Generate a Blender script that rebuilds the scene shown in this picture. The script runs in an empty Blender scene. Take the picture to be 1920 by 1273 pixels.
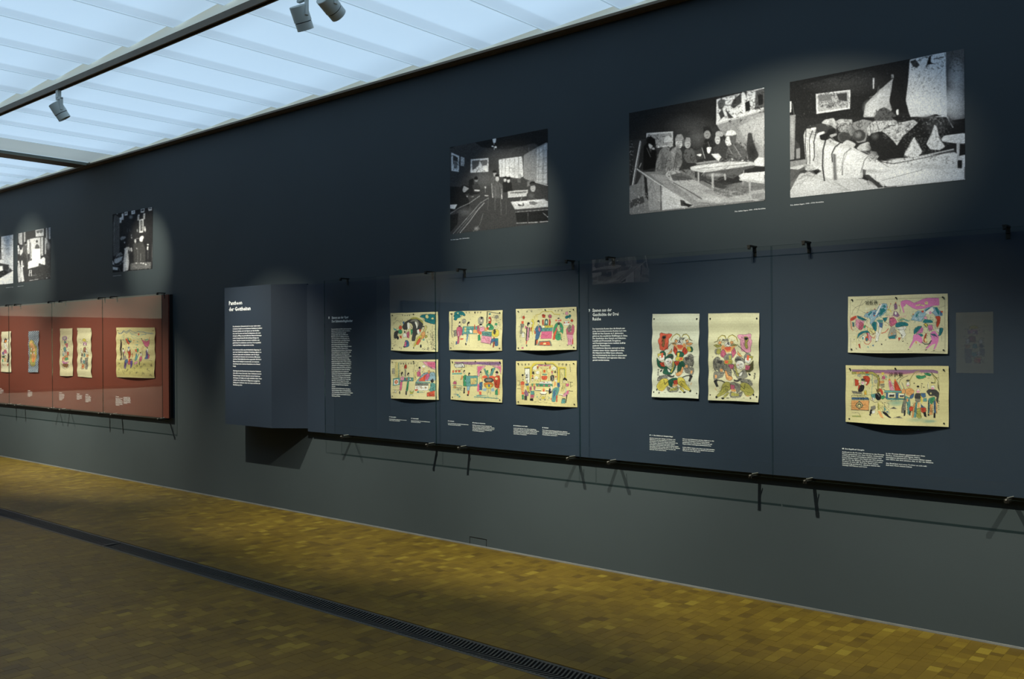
import bpy, bmesh, math, random
import numpy as np
from mathutils import Vector, Matrix
random.seed(7)
C = bpy.context.scene.collection
PI = math.pi

# ------------------------------------------------------------------ camera, light level
F_PX, YAW, PITCH, ROLL, SHIFT, EYE = 1702.94, .7024, -.0007, -.0067, 7.614, 1.5716
fw = Vector((-math.sin(YAW)*math.cos(PITCH), math.cos(YAW)*math.cos(PITCH), math.sin(PITCH)))
r0 = Vector((math.cos(YAW), math.sin(YAW), 0)); u0 = r0.cross(fw)
rt = r0*math.cos(ROLL)+u0*math.sin(ROLL); up = u0*math.cos(ROLL)-r0*math.sin(ROLL)
cd = bpy.data.cameras.new('camera'); cam = bpy.data.objects.new('camera', cd); C.objects.link(cam)
cd.sensor_width = 36; cd.sensor_fit = 'HORIZONTAL'; cd.lens = 36*F_PX/1920; cd.shift_y = SHIFT/1920
cd.clip_start = .05; cd.clip_end = 100
cam.matrix_world = Matrix(((rt.x, up.x, -fw.x, 0), (rt.y, up.y, -fw.y, 0), (rt.z, up.z, -fw.z, EYE), (0, 0, 0, 1)))
S = bpy.context.scene
S.camera = cam
S.view_settings.view_transform = 'Standard'; S.view_settings.look = 'None'
S.view_settings.exposure = 0; S.view_settings.gamma = 1; S.view_settings.use_curve_mapping = False
w = bpy.data.worlds.new('world'); S.world = w; w.use_nodes = True
w.node_tree.nodes['Background'].inputs[0].default_value = (.01, .012, .015, 1)
w.node_tree.nodes['Background'].inputs[1].default_value = .2
S.cycles.max_bounces = 8; S.cycles.transparent_max_bounces = 16
S.cycles.sample_clamp_indirect = 2.0; S.cycles.caustics_reflective = True; S.cycles.caustics_refractive = False

LIGHT_COL = (1.0, .92, .69)
CEIL_COL = (.50, .72, .94); CEIL_POWER = .93
# track spotlights: name of job, x on the track, aim point, watts, cone degrees, blend
BOARD_W, PHOTO_W = 250, 110
SPOTS = [
 ('board', -4.49, (-4.85, 5.14, .38), 1080, 50, 1), ('board', -2.38, (-2.25, 5.14, .38), 880, 50, 1), ('board', .35, (.4, 5.14, .4), 650, 50, 1),
 ('panel', -7.80, (-7.15, 5.0, .75), 640, 54, 1), ('board', -10.86, (-10.8, 5.14, .45), 1250, 52, 1), ('board', -13.5, (-13.4, 5.14, .45), 1250, 52, 1),
 ('photo', -4.22, (-4.40, 5.18, 2.50), 210, 36, 1), ('photo pair', -2.15, (-2.28, 5.18, 2.62), 230, 40, 1),
 ('photo', -9.55, (-9.70, 5.18, 2.55), 330, 34, 1), ('photo', -12.9, (-12.9, 5.18, 2.62), 260, 50, 1), ('photo', -14.2, (-14.2, 5.18, 2.62), 200, 44, 1),
 ('opposite', -3.0, (-2.6, -1, 1.45), 320, 50, .8), ('opposite', -7.0, (-7.3, -1, 2.6), 300, 46, .8), ('opposite', -5.2, (-8.5, 1.5, 1.5), 90, 50, .8), ('opposite', -14.6, (-17.4, 2.4, 2.0), 850, 90, .8),
 ('opposite', -11.5, (-11.5, 2.3, 0), 270, 84, 1), ('opposite', -8.2, (-8.2, 2.3, 0), 270, 84, 1), ('opposite', -4.4, (-4.4, 2.3, 0), 270, 84, 1), ('opposite', -1.2, (-1.2, 2.3, 0), 270, 84, 1),  # added lamps out of view, fill light for the aisle floor
]

# ------------------------------------------------------------------ geometry of the room (metres)
WALL_Y, BOARD_Y, GLASS_Y, PANEL_Y = 5.18, 5.135, 5.07, 4.95
X0, X1, Y0 = -17.5, 3.5, -1.0
CEIL_Z, TRACK_Y = 3.80, 3.36

# ------------------------------------------------------------------ helpers
def mesh_obj(name, me, mat=None, parent=None):
    o = bpy.data.objects.new(name, me); C.objects.link(o)
    if mat: me.materials.append(mat)
    if parent: o.parent = parent
    return o
class MB:
    'collects boxes, prisms, tubes and builds ONE mesh object'
    def __init__(s): s.v = []; s.f = []; s.m = []
    def box(s, x0, x1, y0, y1, z0, z1, mi=0):
        n = len(s.v); s.v += [(x0,y0,z0),(x1,y0,z0),(x1,y1,z0),(x0,y1,z0),(x0,y0,z1),(x1,y0,z1),(x1,y1,z1),(x0,y1,z1)]
        s.f += [tuple(n+i for i in q) for q in ((0,3,2,1),(4,5,6,7),(0,1,5,4),(1,2,6,5),(2,3,7,6),(3,0,4,7))]; s.m += [mi]*6; return s
    def prism(s, poly, z0, z1, mi=0):                 # counter-clockwise outline in x,y
        n = len(s.v); k = len(poly)
        s.v += [(x,y,z0) for x,y in poly]+[(x,y,z1) for x,y in poly]
        s.f += [tuple(n+i for i in range(k))[::-1], tuple(n+k+i for i in range(k))]
        s.f += [(n+i, n+(i+1)%k, n+k+(i+1)%k, n+k+i) for i in range(k)]; s.m += [mi]*(k+2); return s
    def tube(s, a, b, r0, r1=None, n=24, caps=True, mi=0):
        r1 = r0 if r1 is None else r1; a = Vector(a); b = Vector(b); d = (b-a).normalized()
        e = d.orthogonal().normalized(); g = d.cross(e); k = len(s.v)
        for p, r in ((a, r0), (b, r1)):
            for i in range(n):
                t = 2*PI*i/n; s.v.append(tuple(p+e*math.cos(t)*r+g*math.sin(t)*r))
        s.f += [(k+i, k+(i+1)%n, k+n+(i+1)%n, k+n+i) for i in range(n)]; s.m += [mi]*n
        if caps: s.f += [tuple(k+i for i in range(n))[::-1], tuple(k+n+i for i in range(n))]; s.m += [mi]*2
        return s
    def mesh(s, name, mats=(), smooth=False):
        me = bpy.data.meshes.new(name); me.from_pydata(s.v, [], s.f)
        for m in mats: me.materials.append(m)
        me.polygons.foreach_set('material_index', s.m)
        if smooth:
            me.polygons.foreach_set('use_smooth', [True]*len(s.f)); me.set_sharp_from_angle(angle=math.radians(35))
        me.update(); return me
    def build(s, name, mats, parent=None, smooth=False, bevel=0):
        mats = mats if isinstance(mats, (list, tuple)) else [mats]
        o = mesh_obj(name, s.mesh(name, mats, smooth), None, parent)
        if bevel:
            b = o.modifiers.new('bevel', 'BEVEL'); b.width = bevel; b.segments = 2; b.limit_method = 'ANGLE'
        return o
def tag(o, label=None, cat=None, group=None, kind=None):
    if label: o['label'] = label
    if cat: o['category'] = cat
    if group: o['group'] = group
    if kind: o['kind'] = kind
    return o
def empty(name, loc=(0,0,0)):
    o = bpy.data.objects.new(name, None); o.empty_display_size = .1; C.objects.link(o); o.location = loc; return o

def lin(c): return tuple(((v/255)/12.92 if v/255 < .04045 else ((v/255+.055)/1.055)**2.4) for v in c)
def node_mat(name):
    m = bpy.data.materials.new(name); m.use_nodes = True
    return m, m.node_tree.nodes, m.node_tree.links, m.node_tree.nodes['Principled BSDF']
def paint(name, col, rough=.6, spec=.3, vary=.06, scale=6, bump=0.0, metal=0):
    m, N, L, b = node_mat(name)
    b.inputs['Roughness'].default_value = rough; b.inputs['Specular IOR Level'].default_value = spec; b.inputs['Metallic'].default_value = metal
    tc = N.new('ShaderNodeTexCoord'); nz = N.new('ShaderNodeTexNoise'); nz.inputs['Scale'].default_value = scale; nz.inputs['Detail'].default_value = 4
    L.new(tc.outputs['Object'], nz.inputs['Vector'])
    rp = N.new('ShaderNodeValToRGB')
    rp.color_ramp.elements[0].position = .3; rp.color_ramp.elements[1].position = .7
    rp.color_ramp.elements[0].color = tuple(c*(1-vary) for c in col)+(1,); rp.color_ramp.elements[1].color = tuple(c*(1+vary) for c in col)+(1,)
    L.new(nz.outputs['Fac'], rp.inputs[0]); L.new(rp.outputs[0], b.inputs['Base Color'])
    if bump:
        n2 = N.new('ShaderNodeTexNoise'); n2.inputs['Scale'].default_value = 260; n2.inputs['Detail'].default_value = 2
        bp = N.new('ShaderNodeBump'); bp.inputs['Strength'].default_value = bump; bp.inputs['Distance'].default_value = .001
        L.new(tc.outputs['Object'], n2.inputs['Vector']); L.new(n2.outputs['Fac'], bp.inputs['Height']); L.new(bp.outputs[0], b.inputs['Normal'])
    return m

# ------------------------------------------------------------------ materials
M = {}
M['wall'] = paint('wall paint', (.0285, .0400, .0490), .62, .25, .05, 1.4, .25)
M['pale_wall'] = paint('pale grey end wall', (.42, .43, .40), .7, .2, .03, 1.4)
M['grey_wall'] = paint('mid grey partition', (.13, .14, .14), .7, .2, .03, 1.4)
M['navy'] = paint('navy board', (.0130, .0225, .0410), .55, .3, .05, 2.2, .1)
M['red'] = paint('red board', (.088, .020, .013), .55, .3, .05, 2.2, .1)
M['black'] = paint('black lacquer', (.006, .006, .007), .45, .3)
M['rail'] = paint('black rail', (.007, .007, .006), .5, .3)
M['bronze'] = paint('dark bronze anodised metal', (.115, .085, .050), .5, .5, .08, 20)
M['bronze_dark'] = paint('track slot', (.008, .008, .009), .5, .3)
M['beamgrey'] = paint('pale ceiling trim', (.30, .34, .32), .5, .3)
M['lamp'] = paint('silver grey lamp housing', (.50, .54, .52), .42, .5, .03, 10)
M['lampdark'] = paint('lamp joint', (.012, .012, .012), .5, .3)
M['iron'] = paint('cast iron', (.020, .024, .028), .5, .4, .15, 30)
M['trough'] = paint('floor channel', (.002, .002, .002), .9, .1)
M['alu'] = paint('aluminium skirting', (.115, .125, .13), .45, .5, .15, 8)
M['text'] = paint('white lettering', (.74, .78, .84), .7, .1, .02)
M['pin'] = paint('black pin head', (.008, .008, .008), .35, .5)
M['pin_silver'] = paint('bright clip screw', (.5, .5, .48), .3, .5, metal=.8)
M['sub'] = paint('floor bed', (.010, .008, .005), .8, .2)
M['groove'] = paint('dark groove', (.004, .005, .006), .8, .1)
M['ink'] = paint('black ink', (.010, .010, .010), .8, .1)

def wood_mat(name, island):
    m, N, L, b = node_mat(name)
    src = N.new('ShaderNodeNewGeometry') if island else N.new('ShaderNodeObjectInfo')
    rnd = src.outputs['Random Per Island' if island else 'Random']
    rp = N.new('ShaderNodeValToRGB'); cr = rp.color_ramp; cr.interpolation = 'LINEAR'
    stops = [(0, (0.0416, 0.0262, 0.0013)), (0.12, (0.0557, 0.0363, 0.0017)), (0.5, (0.0659, 0.0437, 0.0022)), (0.85, (0.0735, 0.0501, 0.0027)), (0.95, (0.0876, 0.0625, 0.0045)), (1, (0.1073, 0.0813, 0.0075))]
    while len(cr.elements) < len(stops): cr.elements.new(.5)
    for e, (p, c) in zip(cr.elements, stops): e.position = p; e.color = c+(1,)
    L.new(rnd, rp.inputs[0])
    tc = N.new('ShaderNodeNewGeometry'); mp = N.new('ShaderNodeMapping'); mp.inputs['Scale'].default_value = (260, 34, 40)
    L.new(tc.outputs['Position'], mp.inputs[0])
    nz = N.new('ShaderNodeTexNoise'); nz.inputs['Scale'].default_value = 1; nz.inputs['Detail'].default_value = 5; L.new(mp.outputs[0], nz.inputs['Vector'])
    big = N.new('ShaderNodeTexNoise'); big.inputs['Scale'].default_value = 1.7; big.inputs['Detail'].default_value = 6; L.new(tc.outputs['Position'], big.inputs['Vector'])
    a = N.new('ShaderNodeMapRange'); a.inputs[1].default_value = .3; a.inputs[2].default_value = .7; a.inputs[3].default_value = .86; a.inputs[4].default_value = 1.12
    L.new(nz.outputs['Fac'], a.inputs[0])
    c2 = N.new('ShaderNodeMapRange'); c2.inputs[1].default_value = .3; c2.inputs[2].default_value = .7; c2.inputs[3].default_value = .86; c2.inputs[4].default_value = 1.12
    L.new(big.outputs['Fac'], c2.inputs[0])
    mu = N.new('ShaderNodeMath'); mu.operation = 'MULTIPLY'; L.new(a.outputs[0], mu.inputs[0]); L.new(c2.outputs[0], mu.inputs[1])
    vm = N.new('ShaderNodeVectorMath'); vm.operation = 'SCALE'; L.new(rp.outputs[0], vm.inputs[0]); L.new(mu.outputs[0], vm.inputs['Scale'])
    L.new(vm.outputs[0], b.inputs['Base Color'])
    rr = N.new('ShaderNodeMapRange'); rr.inputs[3].default_value = .40; rr.inputs[4].default_value = .56; L.new(big.outputs['Fac'], rr.inputs[0]); L.new(rr.outputs[0], b.inputs['Roughness'])
    b.inputs['Specular IOR Level'].default_value = .32
    return m
M['wood'] = wood_mat('end grain wood blocks', True); M['wood_part'] = wood_mat('end grain wood block', False)

def glass_mat():
    m, N, L, b = node_mat('clear display glass'); N.remove(b); out = N['Material Output']
    # both faces of the thin pane reflect: done once, at the face that is met first
    ge = N.new('ShaderNodeNewGeometry'); dt = N.new('ShaderNodeVectorMath'); dt.operation = 'DOT_PRODUCT'; L.new(ge.outputs['Normal'], dt.inputs[0]); L.new(ge.outputs['Incoming'], dt.inputs[1])
    def mt(op, a, b2):
        q = N.new('ShaderNodeMath'); q.operation = op
        for i, vv in enumerate((a, b2)):
            if isinstance(vv, (int, float)): q.inputs[i].default_value = vv
            elif vv is not None: L.new(vv, q.inputs[i])
        return q.outputs[0]
    c1 = mt('SUBTRACT', 1, mt('ABSOLUTE', dt.outputs['Value'], None)); f5 = mt('POWER', c1, 5)
    fres = mt('MULTIPLY', mt('ADD', mt('MULTIPLY', f5, .92), .08), mt('SUBTRACT', 1, ge.outputs['Backfacing']))
    tr = N.new('ShaderNodeBsdfTransparent'); tr.inputs[0].default_value = (.965, .98, .975, 1)
    gl = N.new('ShaderNodeBsdfGlossy'); gl.inputs['Roughness'].default_value = .0; gl.inputs[0].default_value = (1, 1, 1, 1)
    mx = N.new('ShaderNodeMixShader'); L.new(fres, mx.inputs[0]); L.new(tr.outputs[0], mx.inputs[1]); L.new(gl.outputs[0], mx.inputs[2]); L.new(mx.outputs[0], out.inputs[0])
    return m
M['glass'] = glass_mat()
def edge_mat():
    m, N, L, b = node_mat('polished glass edge'); N.remove(b); out = N['Material Output']
    tr = N.new('ShaderNodeBsdfTransparent'); tr.inputs[0].default_value = (.30, .42, .40, 1)
    gl = N.new('ShaderNodeBsdfGlossy'); gl.inputs['Roughness'].default_value = .25; gl.inputs[0].default_value = (.5, .75, .7, 1)
    mx = N.new('ShaderNodeMixShader'); mx.inputs[0].default_value = .3; L.new(tr.outputs[0], mx.inputs[1]); L.new(gl.outputs[0], mx.inputs[2]); L.new(mx.outputs[0], out.inputs[0])
    return m
M['glass_edge'] = edge_mat()
def panel_mat(name, col, power, low=.82):
    'backlit translucent ceiling panel: the strip at its low edge, where it covers the next panel, passes less light'
    m, N, L, b = node_mat(name)
    b.inputs['Base Color'].default_value = (.6, .64, .64, 1); b.inputs['Roughness'].default_value = .6; b.inputs['Specular IOR Level'].default_value = .15
    tc = N.new('ShaderNodeTexCoord'); sx = N.new('ShaderNodeSeparateXYZ'); L.new(tc.outputs['Object'], sx.inputs[0])
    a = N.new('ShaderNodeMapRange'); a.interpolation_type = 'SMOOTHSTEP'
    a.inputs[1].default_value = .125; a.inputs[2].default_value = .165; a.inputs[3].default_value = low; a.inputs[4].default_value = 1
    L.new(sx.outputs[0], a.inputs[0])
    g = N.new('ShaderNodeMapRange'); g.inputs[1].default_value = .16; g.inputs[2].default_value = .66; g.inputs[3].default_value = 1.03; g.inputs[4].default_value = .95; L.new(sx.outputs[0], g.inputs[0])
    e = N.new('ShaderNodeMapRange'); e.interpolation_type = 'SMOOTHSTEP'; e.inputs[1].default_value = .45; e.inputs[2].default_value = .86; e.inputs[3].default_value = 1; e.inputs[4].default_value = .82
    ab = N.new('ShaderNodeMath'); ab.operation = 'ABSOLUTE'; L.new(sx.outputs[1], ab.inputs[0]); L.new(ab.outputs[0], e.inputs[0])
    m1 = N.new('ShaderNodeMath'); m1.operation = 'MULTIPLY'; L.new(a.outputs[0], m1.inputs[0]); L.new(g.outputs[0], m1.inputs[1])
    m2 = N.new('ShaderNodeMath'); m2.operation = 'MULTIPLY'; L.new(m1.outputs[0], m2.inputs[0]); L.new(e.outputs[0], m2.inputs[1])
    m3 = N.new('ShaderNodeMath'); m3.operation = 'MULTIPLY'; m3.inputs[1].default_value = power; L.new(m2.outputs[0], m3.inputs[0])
    b.inputs['Emission Color'].default_value = col+(1,); L.new(m3.outputs[0], b.inputs['Emission Strength'])
    return m
def glow(name, col, e):
    m, N, L, b = node_mat(name); b.inputs['Base Color'].default_value = (.4, .42, .4, 1); b.inputs['Roughness'].default_value = .6
    b.inputs['Emission Color'].default_value = col+(1,); b.inputs['Emission Strength'].default_value = e; return m
M['seam'] = glow('seam shadow line', (.30, .43, .54), .85); M['lit_edge'] = glow('lit glass edge', (.72, .86, .86), 1.0); M['web'] = glow('light box lining with painted glow', (.29, .35, .335), .75)  # seam's shadow line and the lining's reflected light are painted as emission
M['lumi'] = panel_mat('backlit ceiling glass', CEIL_COL, CEIL_POWER)
M['lumi_shaded'] = panel_mat('backlit ceiling glass with painted beam shade', (.37, .49, .55), CEIL_POWER*.80, .95)  # the beam's shade is put into this panel's colour and power
def print_mat():
    m, N, L, b = node_mat('printed colours'); at = N.new('ShaderNodeAttribute'); at.attribute_name = 'print'; L.new(at.outputs['Color'], b.inputs['Base Color'])
    b.inputs['Roughness'].default_value = .85; b.inputs['Specular IOR Level'].default_value = .12; return m
M['print'] = print_mat()
def bulb_mat():
    m, N, L, b = node_mat('lamp lens'); b.inputs['Base Color'].default_value = (.05, .05, .045, 1); b.inputs['Roughness'].default_value = .3
    return m
M['lens'] = bulb_mat()

# ------------------------------------------------------------------ the room shell
def struct(name, mb, mat, parent=None, **k):
    o = mb.build(name, mat, parent, **k)
    if not parent: o['kind'] = 'structure'
    return o
wall_back = struct('wall_back', MB().box(X0, X1, WALL_Y, WALL_Y+.2, -.1, 4.2), M['wall'])
hatch = MB()                                        # little cover plate in the skirting zone, marked by a dark joint
for a, b2, c, d in ((-4.829, -4.825, 0, .068), (-4.657, -4.653, 0, .066), (-4.829, -4.653, .064, .068)): hatch.box(a, b2, WALL_Y-.0015, WALL_Y+.01, c, d)
hatch.build('hatch_joint', M['groove'], wall_back)
struct('wall_front', MB().box(X0, X1, Y0-.2, Y0, -.1, 4.2), M['wall'])
struct('wall_left', MB().box(X0-.2, X0, Y0-.2, WALL_Y+.2, -.1, 4.2), M['pale_wall'])
struct('wall_right', MB().box(X1, X1+.2, Y0-.2, WALL_Y+.2, -.1, 4.2), M['wall'])
struct('baseboard_back', MB().box(X0, X1, WALL_Y-.006, WALL_Y, 0, .011), M['alu'])

G0, G1, G_SPLIT = 3.343, 3.528, -7.085                # floor channel
floor = struct('floor', MB().box(X0, X1, Y0, G0, -.12, -.004).box(X0, X1, G1, WALL_Y, -.12, -.004).box(X0, X1, G0, G1, -.12, -.09), M['sub'])
BW, GAP = .060, .0007
rng = random.Random(11)
def in_frame(x, y, z):
    d = Vector((x, y, z-EYE)); t = d.dot(fw)
    if t < .3: return None
    px = 960+F_PX*d.dot(rt)/t; py = 636.5+SHIFT-F_PX*d.dot(up)/t
    return t if -30 < px < 1950 and py < 1300 else None
LENS = (.048, .060, .072, .084, .096)
blocks = []
x = X0
while x < X1-.01:
    for ya, yb in ((Y0+.001, G0-.002), (G1+.002, WALL_Y-.007)):
        y = ya-rng.uniform(0, .04) if ya < 1 else ya
        while y < yb-.012:
            l = rng.choice(LENS)
            if y+l > yb-.03: l = yb-y
            blocks.append((x, max(y, ya), l, rng.uniform(-.0002, .0004))); y += l
    x += BW
near = sorted((t, i) for i, b in enumerate(blocks) for t in [in_frame(b[0]+.03, b[1]+b[2]/2, 0)] if t)
part_idx = {i for t, i in near[:300]}
block_mesh = {}
def add_block(V, Fc, x, y, l, dz):
    n = len(V); a, b2, c, d = x+GAP/2, x+BW-GAP/2, y+GAP/2, y+l-GAP/2
    V += [(a,c,-.004),(b2,c,-.004),(b2,d,-.004),(a,d,-.004),(a,c,dz),(b2,c,dz),(b2,d,dz),(a,d,dz)]
    Fc += [(n+4,n+5,n+6,n+7),(n,n+1,n+5,n+4),(n+1,n+2,n+6,n+5),(n+2,n+3,n+7,n+6),(n+3,n,n+4,n+7)]
V, Fc = [], []
for i, (bx, by, l, dz) in enumerate(blocks):
    if i in part_idx:
        key = round(l, 4)
        if key not in block_mesh:
            v2, f2 = [], []; add_block(v2, f2, 0, 0, l, 0)
            me = bpy.data.meshes.new('wood_block'); me.from_pydata(v2, [], f2); me.materials.append(M['wood_part']); block_mesh[key] = me
        o = bpy.data.objects.new('wood_block', block_mesh[key]); C.objects.link(o); o.parent = floor; o.location = (bx, by, dz)
    else: add_block(V, Fc, bx, by, l, dz)
me = bpy.data.meshes.new('wood_blocks'); me.from_pydata(V, [], Fc)
fo = mesh_obj('wood_block_paving', me, M['wood'], floor); fo['kind'] = 'stuff'

# the ceiling: shingled backlit panels between frames
ceiling = struct('ceiling', MB().box(X0, X1, Y0, WALL_Y, 4.08, 4.2).box(X0, X1, Y0, 1.54, 3.80, 4.08), M['wall'])
STEP, PW, RISE = .6375, .775, .042
def panel_mesh(name, depth, mat):
    mb = MB(); n = 0; h = depth/2; z1 = RISE
    mb.v = [(0,-h,0),(PW,-h,z1),(PW,h,z1),(0,h,0),(0,-h,.012),(PW,-h,z1+.012),(PW,h,z1+.012),(0,h,.012)]
    mb.f = [(0,3,2,1),(4,5,6,7),(0,1,5,4),(1,2,6,5),(2,3,7,6),(3,0,4,7)]; mb.m = [0, 0, 2, 2, 2, 1]
    mb.box(0, .009, -h+.01, h-.01, -.004, 0, 1)          # thin darker lip standing in for the shadow line along the low edge
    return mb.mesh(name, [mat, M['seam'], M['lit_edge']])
bays = [(TRACK_Y+.03, 5.098), (1.60, TRACK_Y-.03), (Y0+.05, 1.55)]
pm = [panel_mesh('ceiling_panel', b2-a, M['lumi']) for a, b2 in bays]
pm_shaded = [panel_mesh('ceiling_panel', b2-a, M['lumi_shaded']) for a, b2 in bays]
starts = [-3.354+STEP*k for k in range(-11, 11)]
starts_l = [-11.36-STEP*(k+1)-.02 for k in range(9)]
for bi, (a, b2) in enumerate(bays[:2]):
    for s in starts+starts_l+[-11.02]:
        o = bpy.data.objects.new('ceiling_panel', (pm_shaded if s == -11.02 else pm)[bi]); C.objects.link(o); o.parent = ceiling; o.location = (s, (a+b2)/2, CEIL_Z-.008)
fr = MB().box(X0, X1, 5.085, WALL_Y, 3.757, 3.775).box(X0, X1, 5.128, 5.131, 3.753, 3.757)
fr.build('ceiling_frame', M['bronze'], ceiling)
MB().box(X0, X1, 5.128, WALL_Y, 3.775, 4.08).box(X0, X1, TRACK_Y-.012, TRACK_Y+.012, 3.765, 4.08).build('ceiling_web', M['web'], ceiling)
MB().box(-11.34, -11.05, Y0, 5.14, 3.767, 3.80).build('ceiling_beam', M['bronze'], ceiling)
MB().box(-11.055, -11.045, Y0, 5.16, 3.760, 3.86).box(-11.045, -10.99, Y0, 5.09, 3.80, 3.806).build('beam_trim', M['beamgrey'], ceiling)

def track(name, y, label):
    t = empty(name, (-3, y, 3.70)); tag(t, label, 'light track')
    a, b2 = -17.2+3, 3.2+3
    MB().box(a, b2, -.025, .025, .042, .058).box(a, b2, -.025, -.011, .012, .042).box(a, b2, .011, .025, .012, .042).build('track_body', M['bronze'], t)
    MB().box(a, b2, -.011, .011, .026, .041).build('conductor_slot', M['bronze_dark'], t)
    return t
track('lighting_track', TRACK_Y, 'dark bronze lighting track under the glowing ceiling, carrying the grey spotlights')
track('lighting_track', 1.57, 'dark bronze lighting track over the gallery aisle, outside the picture')

# ------------------------------------------------------------------ track spotlights
LAMP_LABELS = {-7.8: 'grey cylinder spotlight at the left end of the track, tilted towards the wall',
 -4.49: 'grey cylinder spotlight hanging almost straight, left of the pair at the top', -4.22: 'grey cylinder spotlight tilted steeply, right of the pair at the top'}
OFF_LABELS = {-2.38: 'grey spotlight on the near track above the upright warrior prints', .35: 'grey spotlight on the near track beyond the right edge of the picture',
 -10.86: 'grey spotlight on the near track above the red board', -13.5: 'grey spotlight on the near track above the leftmost scroll', -2.15: 'grey spotlight on the near track aimed at the two right photographs',
 -9.55: 'grey spotlight on the near track aimed at the photograph with white tags', -12.9: 'grey spotlight on the near track aimed at the market stall photograph', -14.2: 'grey spotlight on the near track aimed at the street photograph',
 -3.0: 'grey spotlight on the far track aimed at the opposite navy board', -7.0: 'grey spotlight on the far track aimed at the photograph opposite',
 -5.2: 'grey spotlight on the far track aimed at the partition', -11.5: 'added grey fill spotlight on the far track, lighting the floor at the left', -8.2: 'added grey fill spotlight on the far track, lighting the floor beside the partition', -4.4: 'added grey fill spotlight on the far track, lighting the floor mid-room', -1.2: 'added grey fill spotlight on the far track, lighting the floor at the right', -14.6: 'grey spotlight on the far track aimed at the end wall'}
def lamp(job, x, aim, watts, cone, blend, swing=1):
    ty = 1.57 if job == 'opposite' else TRACK_Y
    piv = Vector((x+.055*swing, ty, 3.553))
    root = empty('track_spotlight', (x, ty, 3.70))
    key = round(x, 2)
    tag(root, LAMP_LABELS.get(key) or OFF_LABELS[key], 'spotlight', 'grey track spotlights')
    loc = lambda p: tuple(Vector(p)-Vector((x, ty, 3.70)))
    MB().box(-.022, .022, -.015, .015, -.055, .0115).build('adapter', M['lamp'], root, bevel=.002)
    a = MB().box(-.026, .062*swing if swing > 0 else .026, -.012, .012, -.070, -.055)
    a.box(.050, .062, -.012, .012, -.16, -.062); a.build('arm', M['lamp'], root, bevel=.0015)
    ax = (Vector(aim)-piv).normalized()
    side = ax.cross(Vector((0, 0, 1))).normalized()
    cpt = piv-Vector((.055, 0, 0))+ax*.0
    p = lambda t: cpt+ax*t-Vector((x, ty, 3.70))
    h = MB().tube(p(-.055), p(-.052), .050, .0535, 32).tube(p(-.052), p(.038), .0535, .0535, 32); h.build('lamp_head', M['lamp'], root, smooth=True)
    MB().tube(p(.038), p(.043), .049, .049, 32).build('joint_ring', M['lampdark'], root, smooth=True)
    r = MB().tube(p(.043), p(.088), .051, .051, 32, caps=False).tube(p(.088), p(.0881), .051, .047, 32, caps=False).tube(p(.0881), p(.060), .047, .044, 32, caps=False)
    r.build('snoot', M['lamp'], root, smooth=True)
    MB().tube(p(.052), p(.058), .046, .046, 32).build('lens', M['lens'], root)
    ld = bpy.data.lights.new('lamp_beam', 'SPOT'); ld.energy = watts; ld.color = LIGHT_COL; ld.spot_size = math.radians(cone); ld.spot_blend = blend; ld.shadow_soft_size = .012
    lo = bpy.data.objects.new('lamp_beam', ld); C.objects.link(lo); lo.parent = root; lo.location = p(.095)
    lo.rotation_euler = (-ax).to_track_quat('Z', 'Y').to_euler()
    if job in ('board', 'photo pair'): lo.scale = (1.9, 1, 1)          # oval-beam lens
    return root
for s in SPOTS: lamp(*s)

# ---------------------------------------------------------------- flat printed artwork, drawn as shapes
# every picture: frame (x0,y0,scale) of its drawing grid, its four corners on that grid, mesh size, ground colour, shapes
PAL = dict(k=(34,32,34),K=(72,70,64),g=(128,124,110),G=(165,160,140),t=(14,104,112),T=(84,150,142),b=(52,92,132),
 B=(140,176,190),r=(196,56,34),R=(226,84,56),p=(216,92,130),P=(232,150,172),m=(140,96,132),v=(84,66,140),o=(224,124,44),
 O=(236,160,92),y=(222,198,70),Y=(232,216,140),n=(46,140,92),N=(18,76,52),w=(250,244,220),s=(242,222,188),c=(128,88,44),
 d=(72,66,34),l=(168,160,70),a=(212,196,120),h=(226,118,178),u=(192,84,110))
for _i in range(10): PAL[str(_i)] = tuple([int(8+_i*26.5)]*3)
ART = {}
def art(key, frame, corners, size, ground, shapes, **kw): ART[key] = (frame, corners, size, ground, shapes, kw)

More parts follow.
